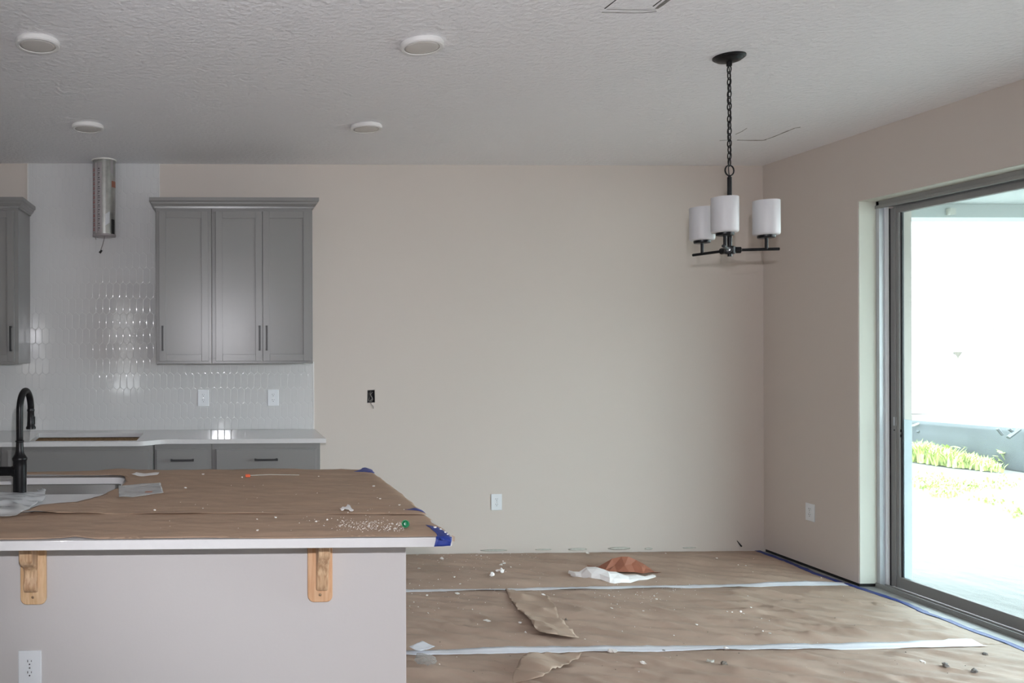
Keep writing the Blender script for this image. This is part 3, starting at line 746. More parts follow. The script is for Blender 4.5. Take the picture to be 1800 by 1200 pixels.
# ------------------------------------------------------------------ ceiling lights
c0 = at_z(67, 82, H - .02)
def disc_light(loc, label):
    t = thing('ceiling_light', (loc.x, loc.y, H), label, 'ceiling light', 'round flush ceiling lights')
    q = nb(); r = .094
    lathe(q, [(r - .004, H), (r, H - .004), (r, H - .020), (r - .006, H - .0245), (r - .016, H - .0245), (r - .018, H - .022), (0, H - .022)], (loc.x, loc.y, 0), 48)
    obj('rim', q, M['fixture'], t, smooth='angle', ang=35)
    q = nb(); lathe(q, [(r - .0185, H - .0222), (r - .03, H - .0235), (0, H - .0238)], (loc.x, loc.y, 0), 40)
    obj('diffuser', q, M['diffuser'], t, smooth=True)
    return t
L1 = disc_light(Vector((-.7745, 3.46, H)), 'unlit round flush ceiling light, nearest the top left corner')
dup(L1, (.8925, 3.45, H), 'unlit round flush ceiling light, front one toward the dining side')
dup(L1, (-.7725, 4.77, H), 'unlit round flush ceiling light in front of the hood duct')
dup(L1, (.8905, 4.75, H), 'unlit round flush ceiling light nearest the bare back wall')

# ------------------------------------------------------------------ chandelier
cx, cy = 2.3435, 3.587
ch = thing('chandelier', (cx, cy, H), 'black three-light chandelier with white glass cylinder shades on a chain', 'chandelier')
q = nb(); lathe(q, [(.067, H), (.067, H - .006), (.060, H - .012), (.057, H - .012), (.050, H - .019), (.03, H - .024), (.012, H - .026), (.011, H - .044), (0, H - .046)], (cx, cy, 0), 48)
obj('canopy', q, M['black'], ch, smooth='angle', ang=40)
def link_pts(c, hh, w, rot):
    P = []
    for k in range(16):
        a = 2 * math.pi * k / 16; x = w * math.cos(a); z_ = hh * math.sin(a)
        P.append(Vector((c[0] + x * math.cos(rot), c[1] + x * math.sin(rot), c[2] + z_)))
    return P
ztop, zring = H - .046, 2.318
nl = 16; pitch = (ztop - (zring + .024)) / nl
for i in range(nl):
    zc = ztop - pitch * (i + .5); rot = (.35 if i % 2 else 1.85) + .25 * nz(i * .9, 2, 3)
    obj('chain_link', tube(nb(), link_pts((cx + .002 * nz(i * .5, 1, 1), cy, zc), pitch * .5 + .0045, .0095, rot), .0026, 6, True), M['black'], ch, smooth=True)
obj('ring', tube(nb(), link_pts((cx, cy, zring), .024, .024, .2), .0032, 8, True), M['black'], ch, smooth=True)
obj('cord', tube(nb(), [(cx + .004 * math.sin(i * .8), cy + .003 * math.cos(i * .8), ztop - (ztop - 2.29) * i / 24) for i in range(25)], .002, 6), M['black'], ch, smooth=True)
q = nb(); lathe(q, [(.0, 2.297), (.006, 2.296), (.007, 2.288), (.0095, 2.287), (.0095, 1.93), (.009, 1.924), (0, 1.924)], (cx, cy, 0), 20); obj('stem', q, M['black'], ch, smooth='angle', ang=50)
AZ = 1.953
hub = obj('hub', lathe(nb(), [(0, AZ - .017), (.022, AZ - .017), (.024, AZ - .012), (.024, AZ + .014), (.02, AZ + .018), (0, AZ + .018)], (cx, cy, 0), 24), M['black'], ch, smooth='angle', ang=40)
for dgr in (-14, 105, 230):
    a = math.radians(dgr); ux, uy = math.cos(a), math.sin(a); R_ = .150
    e1 = (cx + .020 * ux, cy + .020 * uy, AZ); e2 = (cx + (R_ + .052) * ux, cy + (R_ + .052) * uy, AZ)
    ar = obj('arm', tube(nb(), [e1, e2], .0068, 14), M['black'], ch, smooth='angle', ang=50)
    q = tube(nb(), [(cx + .022 * ux, cy + .022 * uy, AZ), (cx + .044 * ux, cy + .044 * uy, AZ)], .015, 16); obj('hub_block', q, M['black'], ar, smooth='angle', ang=50)
    q = tube(nb(), [(cx + .044 * ux, cy + .044 * uy, AZ), (cx + .047 * ux, cy + .047 * uy, AZ)], .0085, 16); obj('bright_collar', q, M['chrome'], ar, smooth='angle', ang=50)
    px_, py_ = cx + R_ * ux, cy + R_ * uy
    q = nb(); lathe(q, [(.0068, AZ), (.0068, 2.004), (.034, 2.004), (.036, 2.007), (.036, 2.0165), (.0, 2.0165)], (px_, py_, 0), 24); obj('shade_holder', q, M['black'], ch, smooth='angle', ang=40)
    q = nb(); lathe(q, [(.0, 2.0165), (.046, 2.0165), (.052, 2.0195), (.054, 2.026), (.054, 2.170), (.053, 2.173), (.051, 2.172), (.050, 2.165), (.050, 2.03), (0, 2.024)], (px_, py_, 0), 40); obj('glass_shade', q, M['shade'], ch, smooth='angle', ang=60)

# ------------------------------------------------------------------ island
IT, IY0, IY1, IX1, IX0, KY = .914, 2.495, 3.815, .7405, -1.95, 2.80
KX = .6622
isl = thing('kitchen_island', (-.6, 3.3, 0), 'white drywall island half wall with cabinets behind', 'island')
obj('knee_wall', bx(IX0 + .06, KX, KY, KY + .12, 0, IT - .0305), M['knee'], isl, bev=.002)
q = nb(); box(q, IX0 + .06, KX, KY + .121, IY1 - .03, .0, .62)
box(q, -.40, KX, KY + .121, IY1 - .03, .62, IT - .0305); box(q, IX0 + .06, -.45, IY1 - .05, IY1 - .03, .62, IT - .0305)
obj('cabinet_body', q, M['cab'], isl)
SX1, SY0, SY1, SR = -.4285, 3.292, 3.706, .055
hole = [(-1.35, SY0), (SX1 - SR, SY0)] + [(SX1 - SR + SR * math.sin(a), SY0 + SR - SR * math.cos(a)) for a in [math.radians(d) for d in range(15, 90, 15)]] + [(SX1, SY0 + SR), (SX1, SY1 - SR)]
hole += [(SX1 - SR + SR * math.cos(a), SY1 - SR + SR * math.sin(a)) for a in [math.radians(d) for d in range(15, 90, 15)]] + [(SX1 - SR, SY1), (-1.35, SY1)]
q = slab_hole(nb(), [(IX0, IY0 + .006), (IX1 - .012, IY0), (IX1, IY0 + .012), (IX1, IY1), (IX0, IY1)], hole, IT - .03, IT)
tag(obj('island_countertop', q, M['quartz'], bev=.002, ang=60), 'white quartz island countertop with a sink cutout', 'countertop')
# undermount sink
q = nb(); zt = IT - .031; o_ = .004
def off(h, d): 
    out = []
    for i in range(len(h)):
        p, a, b = Vector(h[i]), Vector(h[i - 1]), Vector(h[(i + 1) % len(h)])
        e1, e2 = (p - a).normalized(), (b - p).normalized(); n_ = Vector((e1.y, -e1.x)) + Vector((e2.y, -e2.x)); out.append(p + n_ / max(.5, n_.dot(Vector((e1.y, -e1.x)))) * d)
    return out
rings = []
for d, zz in ((.025, zt), (.006, zt), (.004, zt - .004), (.0, zt - .19), (-.03, zt - .215)):
    rings.append([q.verts.new((p.x, p.y, zz)) for p in off(hole, d)])
for a, b in zip(rings, rings[1:]):
    for i in range(len(a)): q.faces.new((a[i], a[(i + 1) % len(a)], b[(i + 1) % len(a)], b[i]))
q.faces.new(rings[-1])
sink = obj('sink', q, M['steel'], smooth='angle', ang=40, solid=.0012, origin=(-.9, 3.5, zt - .215))
tag(sink, 'stainless steel undermount sink in the island', 'sink')
obj('drain', lathe(nb(), [(.045, zt - .2145), (.042, zt - .211), (.03, zt - .213), (0, zt - .214)], (-.9, 3.5, 0), 24), M['chrome'], sink, smooth=True)
# faucet
fx, fyy = -.7935, 3.205
fa = thing('faucet', (fx, fyy, IT), 'tall matt black gooseneck kitchen faucet beside the island sink', 'faucet')
q = nb(); lathe(q, [(.029, IT), (.029, IT + .005), (.0255, IT + .012), (.0265, IT + .025), (.0275, IT + .13), (.027, IT + .150), (.030, IT + .156), (.030, IT + .163), (.026, IT + .168), (.0195, IT + .178), (.0155, IT + .195), (.0145, IT + .225), (0, IT + .226)], (fx, fyy, 0), 32); obj('body', q, M['black'], fa, smooth='angle', ang=40)
rA = .078; zA = 1.353 - .0135 - rA
P = [(fx, fyy, IT + .20 + i * .05) for i in range(int((zA - IT - .20) / .05) + 1)]
for i in range(0, 19):
    a = math.pi * i / 18; P.append((fx + .008 * (1 - math.cos(a)) / 2, fyy + rA * (1 - math.cos(a)), zA + rA * math.sin(a)))
obj('spout', tube(nb(), P, .0138, 18), M['black'], fa, smooth=True)
obj('neck_ring', lathe(nb(), [(.013, IT + .224), (.0168, IT + .226), (.0168, IT + .232), (.013, IT + .234)], (fx, fyy, 0), 24), M['black'], fa, smooth=True)
sx, sy = fx + .008, fyy + 2 * rA
q = nb(); zb = 1.176
lathe(q, [(0, zb), (.0200, zb), (.0205, zb + .007), (.0165, zb + .014), (.0150, zb + .035), (.0140, zb + .072), (.0155, zb + .076), (.0155, zb + .081), (.0138, zb + .085), (.0138, zA + .01), (0, zA + .01)], (sx, sy, 0), 24)
box(q, sx + .010, sx + .0175, sy - .008, sy + .004, zb + .020, zb + .052)
obj('spray_head', q, M['black'], fa, smooth='angle', ang=40)
q = nb(); zh = 1.0235; tube(q, [(fx - .015, fyy, zh), (fx - .028, fyy, zh), (fx - .034, fyy, zh), (fx - .12, fyy, zh), (fx - .122, fyy, zh)], [.026, .0225, .0185, .0185, .016], 20)
obj('lever_hub', q, M['black'], fa, smooth='angle', ang=50)
obj('lever', tube(nb(), [(fx - .105, fyy, zh + .01), (fx - .115, fyy - .01, zh + .09)], [.006, .005], 10), M['black'], fa, smooth=True)
# corbels
def corbel(pl, pr, pb, ax, label, wm, am, notch):
    x0, x1 = xs(pl, KY, 1000), xs(pr, KY, 1000); zb = zs(pb, KY, (pl + pr) / 2); zt = IT - .031
    t = thing('corbel', ((x0 + x1) / 2, KY, zb), label, 'bracket', 'pine brackets under the island overhang')
    r = .022; pts = [(x0, zt), (x0, zb + r)] + [(x0 + r - r * math.cos(a), zb + r - r * math.sin(a)) for a in [math.radians(d) for d in (22, 45, 67, 90)]]
    pts += [(x1 - r + r * math.sin(a), zb + r - r * math.cos(a)) for a in [math.radians(d) for d in (0, 22, 45, 67, 90)]] + [(x1, zt)]
    obj('back_plate', prism(nb(), pts, KY - .018, KY - .0005, 'y'), wm, t, bev=.004, seg=3, ang=50)
    w = .0235; xc = xs(ax, KY - .03, 1000); y = KY - .018
    prof = [(y, zt), (y, zb + .050), (y - .008, zb + .046), (y - .020, zb + .050), (y - .030, zb + .062), (y - .031, zb + .076), (y - .024, zb + .092), (y - .019, zb + .108), (y - .022, zb + .124), (y - .036, zb + .140), (y - .060, zb + .150), (y - .078, zb + .160), (y - .088, zb + .176), (y - .088, zt)]
    if not notch:
        w = .0205; prof = [(y, zt), (y, zb + .046), (y - .012, zb + .043), (y - .021, zb + .050), (y - .026, zb + .070), (y - .029, zb + .095), (y - .035, zb + .120), (y - .047, zb + .142), (y - .063, zb + .160), (y - .077, zb + .178), (y - .083, zb + .196), (y - .083, zt)]
    obj('scroll_arm', prism(nb(), prof, xc - w, xc + w, 'x'), am, t, bev=.0075, seg=3, ang=50)
    obj('screw_plug', lathe(nb(), [(.0052, KY - .0192), (.0042, KY - .0186), (.0, KY - .0184)], ((x0 + x1) / 2 - .001, 0, zb + .027), 14, 'y'), M['end_grain'], t, smooth=True)
corbel(37.5, 83, 1060, 54, 'knotty pale pine bracket under the island overhang, beside the sink end', M['pine'], M['pine_knot'], True)
corbel(540, 583.5, 1055.5, 566, 'reddish pine bracket under the island overhang, nearer the open end', M['pine_red'], M['pine_knot'], False)

# kraft paper on the island: two sheets, the far one lapping over the near one
ZI = IT + .0015
def P2(l): return [tuple(at_z(a, b, IT)[:2]) for a, b in l]
far_px = [(-60, 915), (0, 912), (40, 907), (56, 899), (72, 893), (100, 889.5), (135, 887.5), (160, 881), (176, 876), (191, 869), (203, 865), (213, 858), (221, 850), (220, 843.5), (213, 839.5), (190, 838.5), (160, 839.5), (100, 838.5), (40, 838.5), (0, 838), (-60, 838),
          (-60, 833), (60, 833), (170, 831.5), (215, 828), (260, 827.5), (300, 829.5), (400, 828.5), (480, 827), (560, 829), (600, 828.5), (650, 829.5), (659, 835), (673, 845), (696, 861), (704, 866), (721, 880), (729, 888), (750, 906), (744, 908),
          (640, 907), (560, 907.5), (470, 906.5), (380, 907), (310, 908), (220, 907), (138, 906.5), (100, 908), (60, 908.5), (0, 914)]
near_px = [(-60, 905), (60, 903), (300, 901), (741, 900), (756, 910), (777, 927), (797, 942.5), (785, 943), (748, 943.8), (700, 944.8), (620, 944.6), (560, 946), (480, 947), (420, 946.6), (360, 946), (300, 946.8), (230, 948), (170, 948.3), (132, 945), (110, 947), (60, 949), (0, 949.4), (-60, 950)]
far_px2 = [p for p in far_px]
def isl_z(seed, lift):
    def f(x, y):
        r_ = min(1, max(0, (y - IY0) / .07)); r_ = .05 + .95 * r_
        z = ZI + r_ * (.0034 * creases(x, y, .25, 1.6, 6, seed) + .0030 * creases(x, y, -.3, 2.5, 9, seed + 3, 5) + .001 * (1 + nz(x * 9, y * 9, seed)))
        z += lift(x, y)
        if x > IX1 - .02: z -= (x - IX1 + .02) * .35
        return z
    return f
def far_lift(x, y):
    e = max(0, 1 - (y - 2.80) / .10)
    l = .0035 + .004 * e * max(0, nz(x * 4, 1.5, 2) + .25)
    l += .018 * e * math.exp(-((x + .66) / .10) ** 2)
    if y > 3.72: l += .004 * max(0, nz(x * 7, 3, 8))
    if x < -.42: l += .003
    return l
def near_lift(x, y):
    l = 0
    if y < 2.56: l += .003 * max(0, nz(x * 3, 5, 1) - .15) * (2.56 - y) / .06
    if y < IY0 - .002: l -= .8 * (IY0 - .002 - y)
    return l
nk = obj('kraft_paper', sheet(P2(near_px), isl_z(11, near_lift), .022, .022), M['kraft'], smooth=True, solid=.0005)
tag(nk, 'brown kraft paper strip along the seating edge of the island', 'paper')
fk = obj('kraft_paper', sheet(P2(far_px), isl_z(21, far_lift), .022, .022), M['kraft'], smooth=True, solid=.0005)
tag(fk, 'brown kraft paper torn around the sink on the island', 'paper')
def patch(name, pxs, mt, zf, label, cat, group=None, step=.012, thick=.0004):
    return tag(obj(name, sheet(P2(pxs), zf, step), mt, smooth=True, solid=thick), label, cat, group)
topz = lambda k: (lambda x, y: ZI + .0125 + .0012 * nz(x * 30, y * 30, k))
def tz(k):
    f1, f2 = isl_z(21, far_lift), isl_z(11, near_lift)
    return lambda x, y: max(f1(x, y) if y > 2.80 else 0, f2(x, y)) + .0016 + .0006 * nz(x * 40, y * 40, k)
patch('masking_tape', [(622, 832.5), (632, 830), (637, 826.5), (644, 825), (654, 827), (658.5, 833)], M['bluetape'], tz(1), 'small blue masking tape at the far corner of the island', 'tape', 'blue tape holding the island paper')
patch('masking_tape', [(712, 902), (728, 898.5), (741, 898), (748, 904)], M['bluetape'], tz(2), 'blue masking tape sliver at the paper seam edge', 'tape', 'blue tape holding the island paper')
# corner tape folds over the slab edge
q = sheet(P2([(748, 925), (756, 926.5), (772, 931), (790, 938), (794, 941), (793, 946.5), (769, 946), (767, 940), (758, 934)]), tz(3), .010)
a_, b_ = at_y(767, 945, IY0 - .003), at_y(795, 946, IY0 - .003); c_ = at_y(763, 960.5, IY0 - .004); d_ = at_y(792, 959, IY0 - .004)
N_ = 6; L = []
for i in range(N_ + 1):
    t = i / N_; col = []
    for j in range(5):
        s = j / 4; p = (a_.lerp(b_, t)).lerp(c_.lerp(d_, t), s); col.append(q.verts.new((p.x, p.y - .001 * math.sin(t * 9 + s * 3) + (.004 if j == 0 else 0), p.z + (.004 if j == 0 else 0))))
    L.append(col)
for a, b in zip(L, L[1:]):
    for j in range(4): q.faces.new((a[j], b[j], b[j + 1], a[j + 1]))
tag(obj('masking_tape', q, M['bluetape'], smooth=True, solid=.0004), 'large crinkled blue masking tape wrapped over the front corner of the island', 'tape', 'blue tape holding the island paper')
q = nb(); a_, b_, c_, d_ = (at_y(px, py, IY0 + .012) for px, py in ((794, 940), (799.5, 943), (799, 951.5), (795, 951)))
q.faces.new([q.verts.new(v) for v in (a_, b_, c_, d_)])
tag(obj('paper_scrap', q, M['kraft_new'], solid=.0006), 'tiny brown paper corner poking past the blue corner tape', 'paper')
# bits lying on the island
def tri(x, y, k=0): return tz(k)(x, y)
patch('paper_scrap', [(231, 838.5), (240, 835), (280, 837.5), (276, 842), (242, 840.5)], M['paperwhite'], lambda x, y: tri(x, y, 5) + .003 + .004 * math.sin(x * 40), 'white folded paper scrap lying behind the flat plastic sleeve', 'paper')
patch('paper_scrap', [(597, 901), (602, 896.5), (607, 897), (611, 893), (615, 894), (618, 899), (622, 904), (617, 905.5), (612, 902.5), (606, 902), (601, 904)], M['paperwhite'], lambda x, y: tri(x, y, 6) + .004 + .004 * nz(x * 60, y * 60, 1), 'white torn paper tuft beside the paper seam', 'paper', step=.008)
o = patch('plastic_sleeve', [(208.5, 860), (225, 858.5), (250, 856.5), (282, 854.5), (284.5, 864), (287.5, 873), (260, 876.5), (230, 880), (209, 881.5)], M['bag'], lambda x, y: tri(x, y, 7) + .005 + .005 * abs(nz(x * 12, y * 14, 3)), 'flat clear plastic sleeve lying right of the sink', 'plastic bag', step=.012, thick=.0003)
p = at_z(261, 866, IT + .012); obj('packet', bx(p.x - .014, p.x + .016, p.y - .012, p.y + .012, IT + .012, IT + .017), M['rust'], o)
q = sheet(P2([(-40, 912), (-40, 884), (0, 882), (22, 880), (46, 872), (62, 871), (66, 868), (72, 868.5), (73, 866), (81, 868), (78, 876), (80, 884), (70, 892), (58, 898), (52, 904), (40, 910), (28, 916), (10, 918), (-10, 918)]),
          lambda x, y: ZI + .008 + .030 * max(0, 1 - ((x + .87) / .22) ** 2) * max(.1, 1 - ((y - 2.98) / .25) ** 2) + .010 * creases(x, y, .8, 9, 14, 3, 2) + .006 * nz(x * 20, y * 20, 6), .011)
tag(obj('plastic_bag', q, M['bag'], smooth='angle', ang=30, solid=.0004), 'crumpled clear plastic bag at the foot of the black faucet', 'plastic bag')
# orange-tipped stick and the green cap
p = at_z(436, 842.5, IT); zz = tri(p.x, p.y) + .002; st = thing('cable_tie', (p.x, p.y, zz), 'thin pale strip with a small orange end on the island paper', 'cable tie')
obj('tip', bx(p.x - .012, p.x + .010, p.y - .010, p.y + .010, zz, zz + .012), M['orange'], st, bev=.002)
e = at_z(526, 841.5, IT); obj('strip', tube(nb(), [(p.x, p.y, zz + .006), (p.x + .1, p.y + .004, zz + .009), (e.x, e.y, zz + .006)], .0016, 6), M['putty'], st)
p = at_z(714, 930, IT); zz = tri(p.x, p.y) + .0125
q = nb(); lathe(q, [(0, -.014), (.008, -.014), (.0105, -.008), (.0115, .010), (.0125, .011), (.0125, .013), (.0095, .013), (.0085, -.006), (0, -.008)], n=24)
mt_ = Matrix.Rotation(math.radians(-25), 4, 'Z') @ Matrix.Rotation(math.radians(78), 4, 'X')
bmesh.ops.transform(q, matrix=Matrix.Translation((p.x, p.y, zz)) @ mt_, verts=q.verts)
tag(obj('bottle_cap', q, M['green'], smooth='angle', ang=40), 'small green plastic cap lying on its side in white dust', 'cap')
def crumb(bm, c, s, flat=.6):
    v = bmesh.ops.create_icosphere(bm, subdivisions=1, radius=1)['verts']; k = rnd.random() * 50
    for w in v:
        f = s * (1 + .8 * nz(w.co.x * 2.3 + k, w.co.y * 2.3, w.co.z * 2.3)) * rnd.uniform(.65, 1.2); w.co = Vector((c[0] + w.co.x * f * rnd.uniform(.9, 1.4), c[1] + w.co.y * f, c[2] + (w.co.z + .8) * f * flat))
def crumb_s(bm, c, s):                                       # a tiny four-sided grain
    v = [bm.verts.new(Vector(c) + Vector((math.cos(a) * s * rnd.uniform(.6, 1.2), math.sin(a) * s * rnd.uniform(.6, 1.2), 0))) for a in (.2, 2.2, 4.3)]; t = bm.verts.new(Vector(c) + Vector((0, 0, s * rnd.uniform(.6, 1.1))))
    for i in range(3): bm.faces.new((v[i], v[(i + 1) % 3], t))
    bm.faces.new(v)
q = nb()
for _ in range(420):
    r_ = rnd.random()
    if r_ < .75: px, py = 590 + 120 * rnd.random() ** .8, rnd.gauss(928, 5)
    elif r_ < .9: px, py = rnd.uniform(520, 700), rnd.gauss(922, 8)
    else: px, py = rnd.uniform(250, 740), rnd.uniform(845, 940)
    if not (842 < py < 943): continue
    p = at_z(px, py, IT); crumb_s(q, (p.x, p.y, tri(p.x, p.y)), rnd.uniform(.0008, .0028))
for px, py in ((452, 916), (575, 918), (556, 921), (485, 913), (452, 937), (426, 843), (657, 859.5), (702, 893.5), (668, 882.5), (775, 934), (783, 938), (787, 940), (764, 932), (357, 838.5), (560, 841), (272, 902), (357, 899), (327, 862)):
    p = at_z(px, py, IT); crumb(q, (p.x, p.y, tri(p.x, p.y)), rnd.uniform(.003, .0055))
tag(obj('drywall_dust', q, M['crumb']), 'white drywall grains scattered over the island paper', 'dust', kind='stuff')

# ------------------------------------------------------------------ floor paper
def F2(l): return [tuple(at_z(a, b, 0)[:2]) for a, b in l]
edge = [(1331, 970), (1383, 989), (1433, 1010.5), (1472, 1024), (1505, 1034.5), (1542, 1047), (1589, 1063), (1628, 1081), (1664, 1093), (1694, 1106), (1733, 1120), (1772, 1134), (1800, 1146), (1850, 1168)]
E2 = F2(edge)
def edge_x(y):
    pts = sorted(E2, key=lambda p: p[1])
    if y <= pts[0][1]: return pts[0][0]
    for a, b in zip(pts, pts[1:]):
        if a[1] <= y <= b[1]: return a[0] + (b[0] - a[0]) * (y - a[1]) / (b[1] - a[1])
    return pts[-1][0]
YT1, YT2 = 4.915, 3.915
def floor_z(seed, amp=1.0):
    def f(x, y):
        d = min(1, max(0, (edge_x(y) - x) / .12)) * min(1, .12 + max(0, min(abs(y - YT1), abs(y - YT2), D - y) - .03) / .10)
        return .003 + amp * d * (.012 * creases(x, y, -.60, .9, 4.5, seed, 6) + .011 * creases(x, y, -.45, 1.3, 9.5, seed + 4, 6) * (.4 + max(0, .6 + nz(x * 1.1, y * 1.1, seed + 2))) + .008 * creases(x, y, -.85, 2.0, 13, seed + 8, 5) + .006 * creases(x, y, -.2, 2.4, 15, seed + 5, 6)) + .0015 * (1 + nz(x * 7, y * 7, seed))
    return f
YT1, YT2 = 4.915, 3.915
def strip(y0, y1, seed, label):
    n = 14; L = [(-.2, y0)] + [(edge_x(y0 + (y1 - y0) * i / n) - .004 + .006 * nz(i * .8, seed, 1), y0 + (y1 - y0) * i / n) for i in range(n + 1)] + [(-.2, y1)]
    L = [(max(p[0], .55 if p[1] < 4 else -.2), p[1]) for p in L]
    return tag(obj('floor_paper', sheet(L, floor_z(seed), .030, .017), M['kraft_floor'], smooth=True, solid=.0008), label, 'paper')
strip(YT1, D - .006, 3, 'brown floor paper strip along the foot of the back wall')
strip(YT2, YT1 - .004, 5, 'middle brown floor paper strip between the two white seam tapes')
strip(2.1, YT2 - .004, 8, 'brown floor paper strip in front of the second white tape')
fzs = [floor_z(3), floor_z(5), floor_z(8)]
def fz(x, y): return fzs[0 if y > YT1 else (1 if y > YT2 else 2)](x, y)
def ribbon(pts, w, zf, step=.03, wob=.0):
    q = nb(); L = []; D_ = densify([tuple(p) for p in pts] + [tuple(pts[-1])], step); D_ = D_[:len(D_)]
    # open path: densify closes the loop, so cut it at the last given point
    out = []
    for a, b in zip(pts, pts[1:]):
        a, b = Vector(a), Vector(b); n = max(1, int((b - a).length / step)); out += [a + (b - a) * k / n for k in range(n)]
    out.append(Vector(pts[-1]))
    for i, p in enumerate(out):
        d = out[min(i + 1, len(out) - 1)] - out[max(i - 1, 0)]; s = Vector((-d.y, d.x)).normalized(); ww = w * (1 + wob * nz(i * .7, 3, 1)); row = []
        for k in range(5):
            c = p + s * ww * (k / 4 - .5); row.append(q.verts.new((c.x, c.y, zf(c.x, c.y))))
        L.append(row)
    for a, b in zip(L, L[1:]):
        for k in range(4): q.faces.new((a[k], b[k], b[k + 1], a[k + 1]))
    return q
tape_z = lambda x, y: sum(max(fz(x + k, y - .03), fz(x + k, y), fz(x + k, y + .03)) for k in (-.06, -.03, 0, .03, .06)) / 5 + .0012
t1 = [at_z(a, b, 0).xy for a, b in ((640, 1042), (716, 1040.5), (840, 1040), (1000, 1037), (1150, 1034), (1300, 1031.5), (1430, 1029), (1496, 1027.5))]
tag(obj('seam_tape', ribbon(t1, .060, tape_z, wob=.25), M['seam'], smooth=True, solid=.0005), 'thin white seam tape on the floor paper nearest the back wall', 'tape', 'white tape over the floor paper seams')
t2 = [at_z(a, b, 0).xy for a, b in ((690, 1153), (745, 1151), (800, 1149.5), (900, 1146), (1050, 1144.5), (1200, 1143), (1350, 1141), (1500, 1139), (1640, 1136), (1722, 1134))]
tag(obj('seam_tape', ribbon(t2, .080, tape_z, wob=.18), M['seam'], smooth=True, solid=.0005), 'wider white seam tape on the floor paper in front of the torn flap', 'tape', 'white tape over the floor paper seams')
bt = [at_z(a, b, 0).xy for a, b in ((1331, 969), (1383, 988), (1433, 1009.5), (1472, 1023), (1505, 1033), (1542, 1045.5), (1589, 1061), (1628, 1079), (1664, 1091), (1694, 1104), (1733, 1118), (1772, 1132), (1800, 1144), (1850, 1166))]
q = ribbon(bt, .042, lambda x, y: .0065 + .004 * max(0, nz(x * 5, y * 12, 3)) + .003 * max(0, nz(x * 30, y * 30, 3)), .03, .5)
tag(obj('masking_tape', q, M['bluetape'], smooth=True, solid=.0004), 'long blue masking tape along the floor paper edge by the door', 'tape')
# loose flaps of paper
def flap(px, edge_lift, label, mt, step=.02):
    return tag(obj('loose_paper', sheet(F2(px), edge_lift, step), mt, smooth=True, solid=.0007), label, 'paper')
A = at_z(915, 1085, 0); B = at_z(1000, 1090, 0)
def lift1(x, y):
    t = (x - (1.62 + (4.75 - y) * .28)); 
    return fz(x, y) + .005 + .018 * math.exp(-max(0, t + .05) / .05) + .010 * creases(x, y, .9, 5, 6, 2, 9) + .002 * nz(x * 9, y * 9, 2)
flap([(888, 1045), (893, 1044), (945, 1042), (962, 1056), (975, 1072), (978, 1080), (984, 1094), (1000, 1110), (1018, 1131), (1000, 1131.5), (962, 1129), (948, 1125.5), (938, 1115), (930, 1100), (921, 1086), (912, 1083), (905, 1073), (896, 1058)], lift1, 'folded flap of torn brown paper lying on the middle floor strip', M['kraft_new'])
def lift2(x, y):
    t = (x - 1.38) / .45
    return fz(x, y) + .010 + .035 * math.exp(-((t - .15) / .25) ** 2) + .018 * max(0, t - .6) + .004 * creases(x, y, -.7, 6, 6, 4, 6)
flap([(900, 1215), (903, 1200), (912, 1184), (926, 1170), (945, 1162), (968, 1157.5), (1000, 1155.5), (1020, 1156), (1024, 1158.5), (1016, 1166), (1000, 1178), (983, 1190), (970, 1200), (955, 1215)], lift2, 'curled torn piece of brown paper at the bottom frame edge', M['kraft_new'])
# crumpled paper with white and red-brown faces
WR = [(1004, 1017, 1006, 1014), (1012, 1019.5, 1007.5, 1012), (1022, 1021, 1008.5, 1010), (1040, 1024, 1001.5, 1006), (1056, 1026, 1000, 1005), (1072, 1028.5, 1001, 1006), (1080, 1029, 1004, 1007), (1092, 1028, 1006, 1009), (1108, 1027, 1011, 1012), (1124, 1024.5, 1013.5, 1014), (1138, 1022.5, 1016, 1016), (1152, 1019.5, 1017.5, 1017)]
q = nb(); rows = []
for k, (px, yb, yt, _) in enumerate(WR):
    b0 = at_z(px, yb, 0); f0 = fz(b0.x, b0.y) + .002; w_ = .16 if 2 < k < 9 else .07
    top = at_y(px, yt, b0.y + w_ * .45); hgt = max(.010, top.z * .85)
    rows.append([q.verts.new((b0.x + rnd.uniform(-.004, .004), b0.y, f0)), q.verts.new((b0.x, b0.y + w_ * .08 - .012 * (k % 2), f0 + hgt * .5)), q.verts.new((b0.x + .01 * (k % 3 - 1), b0.y + w_ * .25, f0 + hgt * .88)), q.verts.new((b0.x, b0.y + w_ * .45, f0 + hgt * .96)), q.verts.new((b0.x, b0.y + w_ * .62, f0 + hgt * .5)), q.verts.new((b0.x, b0.y + w_ * .66, f0))])
for a, b in zip(rows, rows[1:]):
    for k in range(5): q.faces.new((a[k], b[k], b[k + 1], a[k + 1]))
tag(obj('crumpled_paper', q, M['paperwhite'], solid=.0008), 'crumpled white paper wrapper on the floor paper, in front of rusty paper', 'paper')
pk = at_z(1100, 1008, 0); ridge = [(-.235, 0.0), (-.17, .045), (-.09, .085), (-.02, .098), (.03, .097), (.09, .075), (.15, .045), (.21, .006)]
q = nb(); rows = []
for i, (dx, h) in enumerate(ridge):
    x = pk.x + dx * .9; rows.append([q.verts.new((x + rnd.uniform(-.01, .01), pk.y - .055 - .02 * (i % 2), fz(x, pk.y - .06) + .012)), q.verts.new((x + rnd.uniform(-.012, .012), pk.y - .01 - .03 * (i % 2), h * .55 + .012)), q.verts.new((x, pk.y + .02, h + .010)), q.verts.new((x + rnd.uniform(-.01, .01), pk.y + .07, h * .5 + .008)), q.verts.new((x, pk.y + .11, fz(x, pk.y + .1) + .004))])
for a, b in zip(rows, rows[1:]):
    for k in range(4): q.faces.new((a[k], b[k], b[k + 1], a[k + 1]))
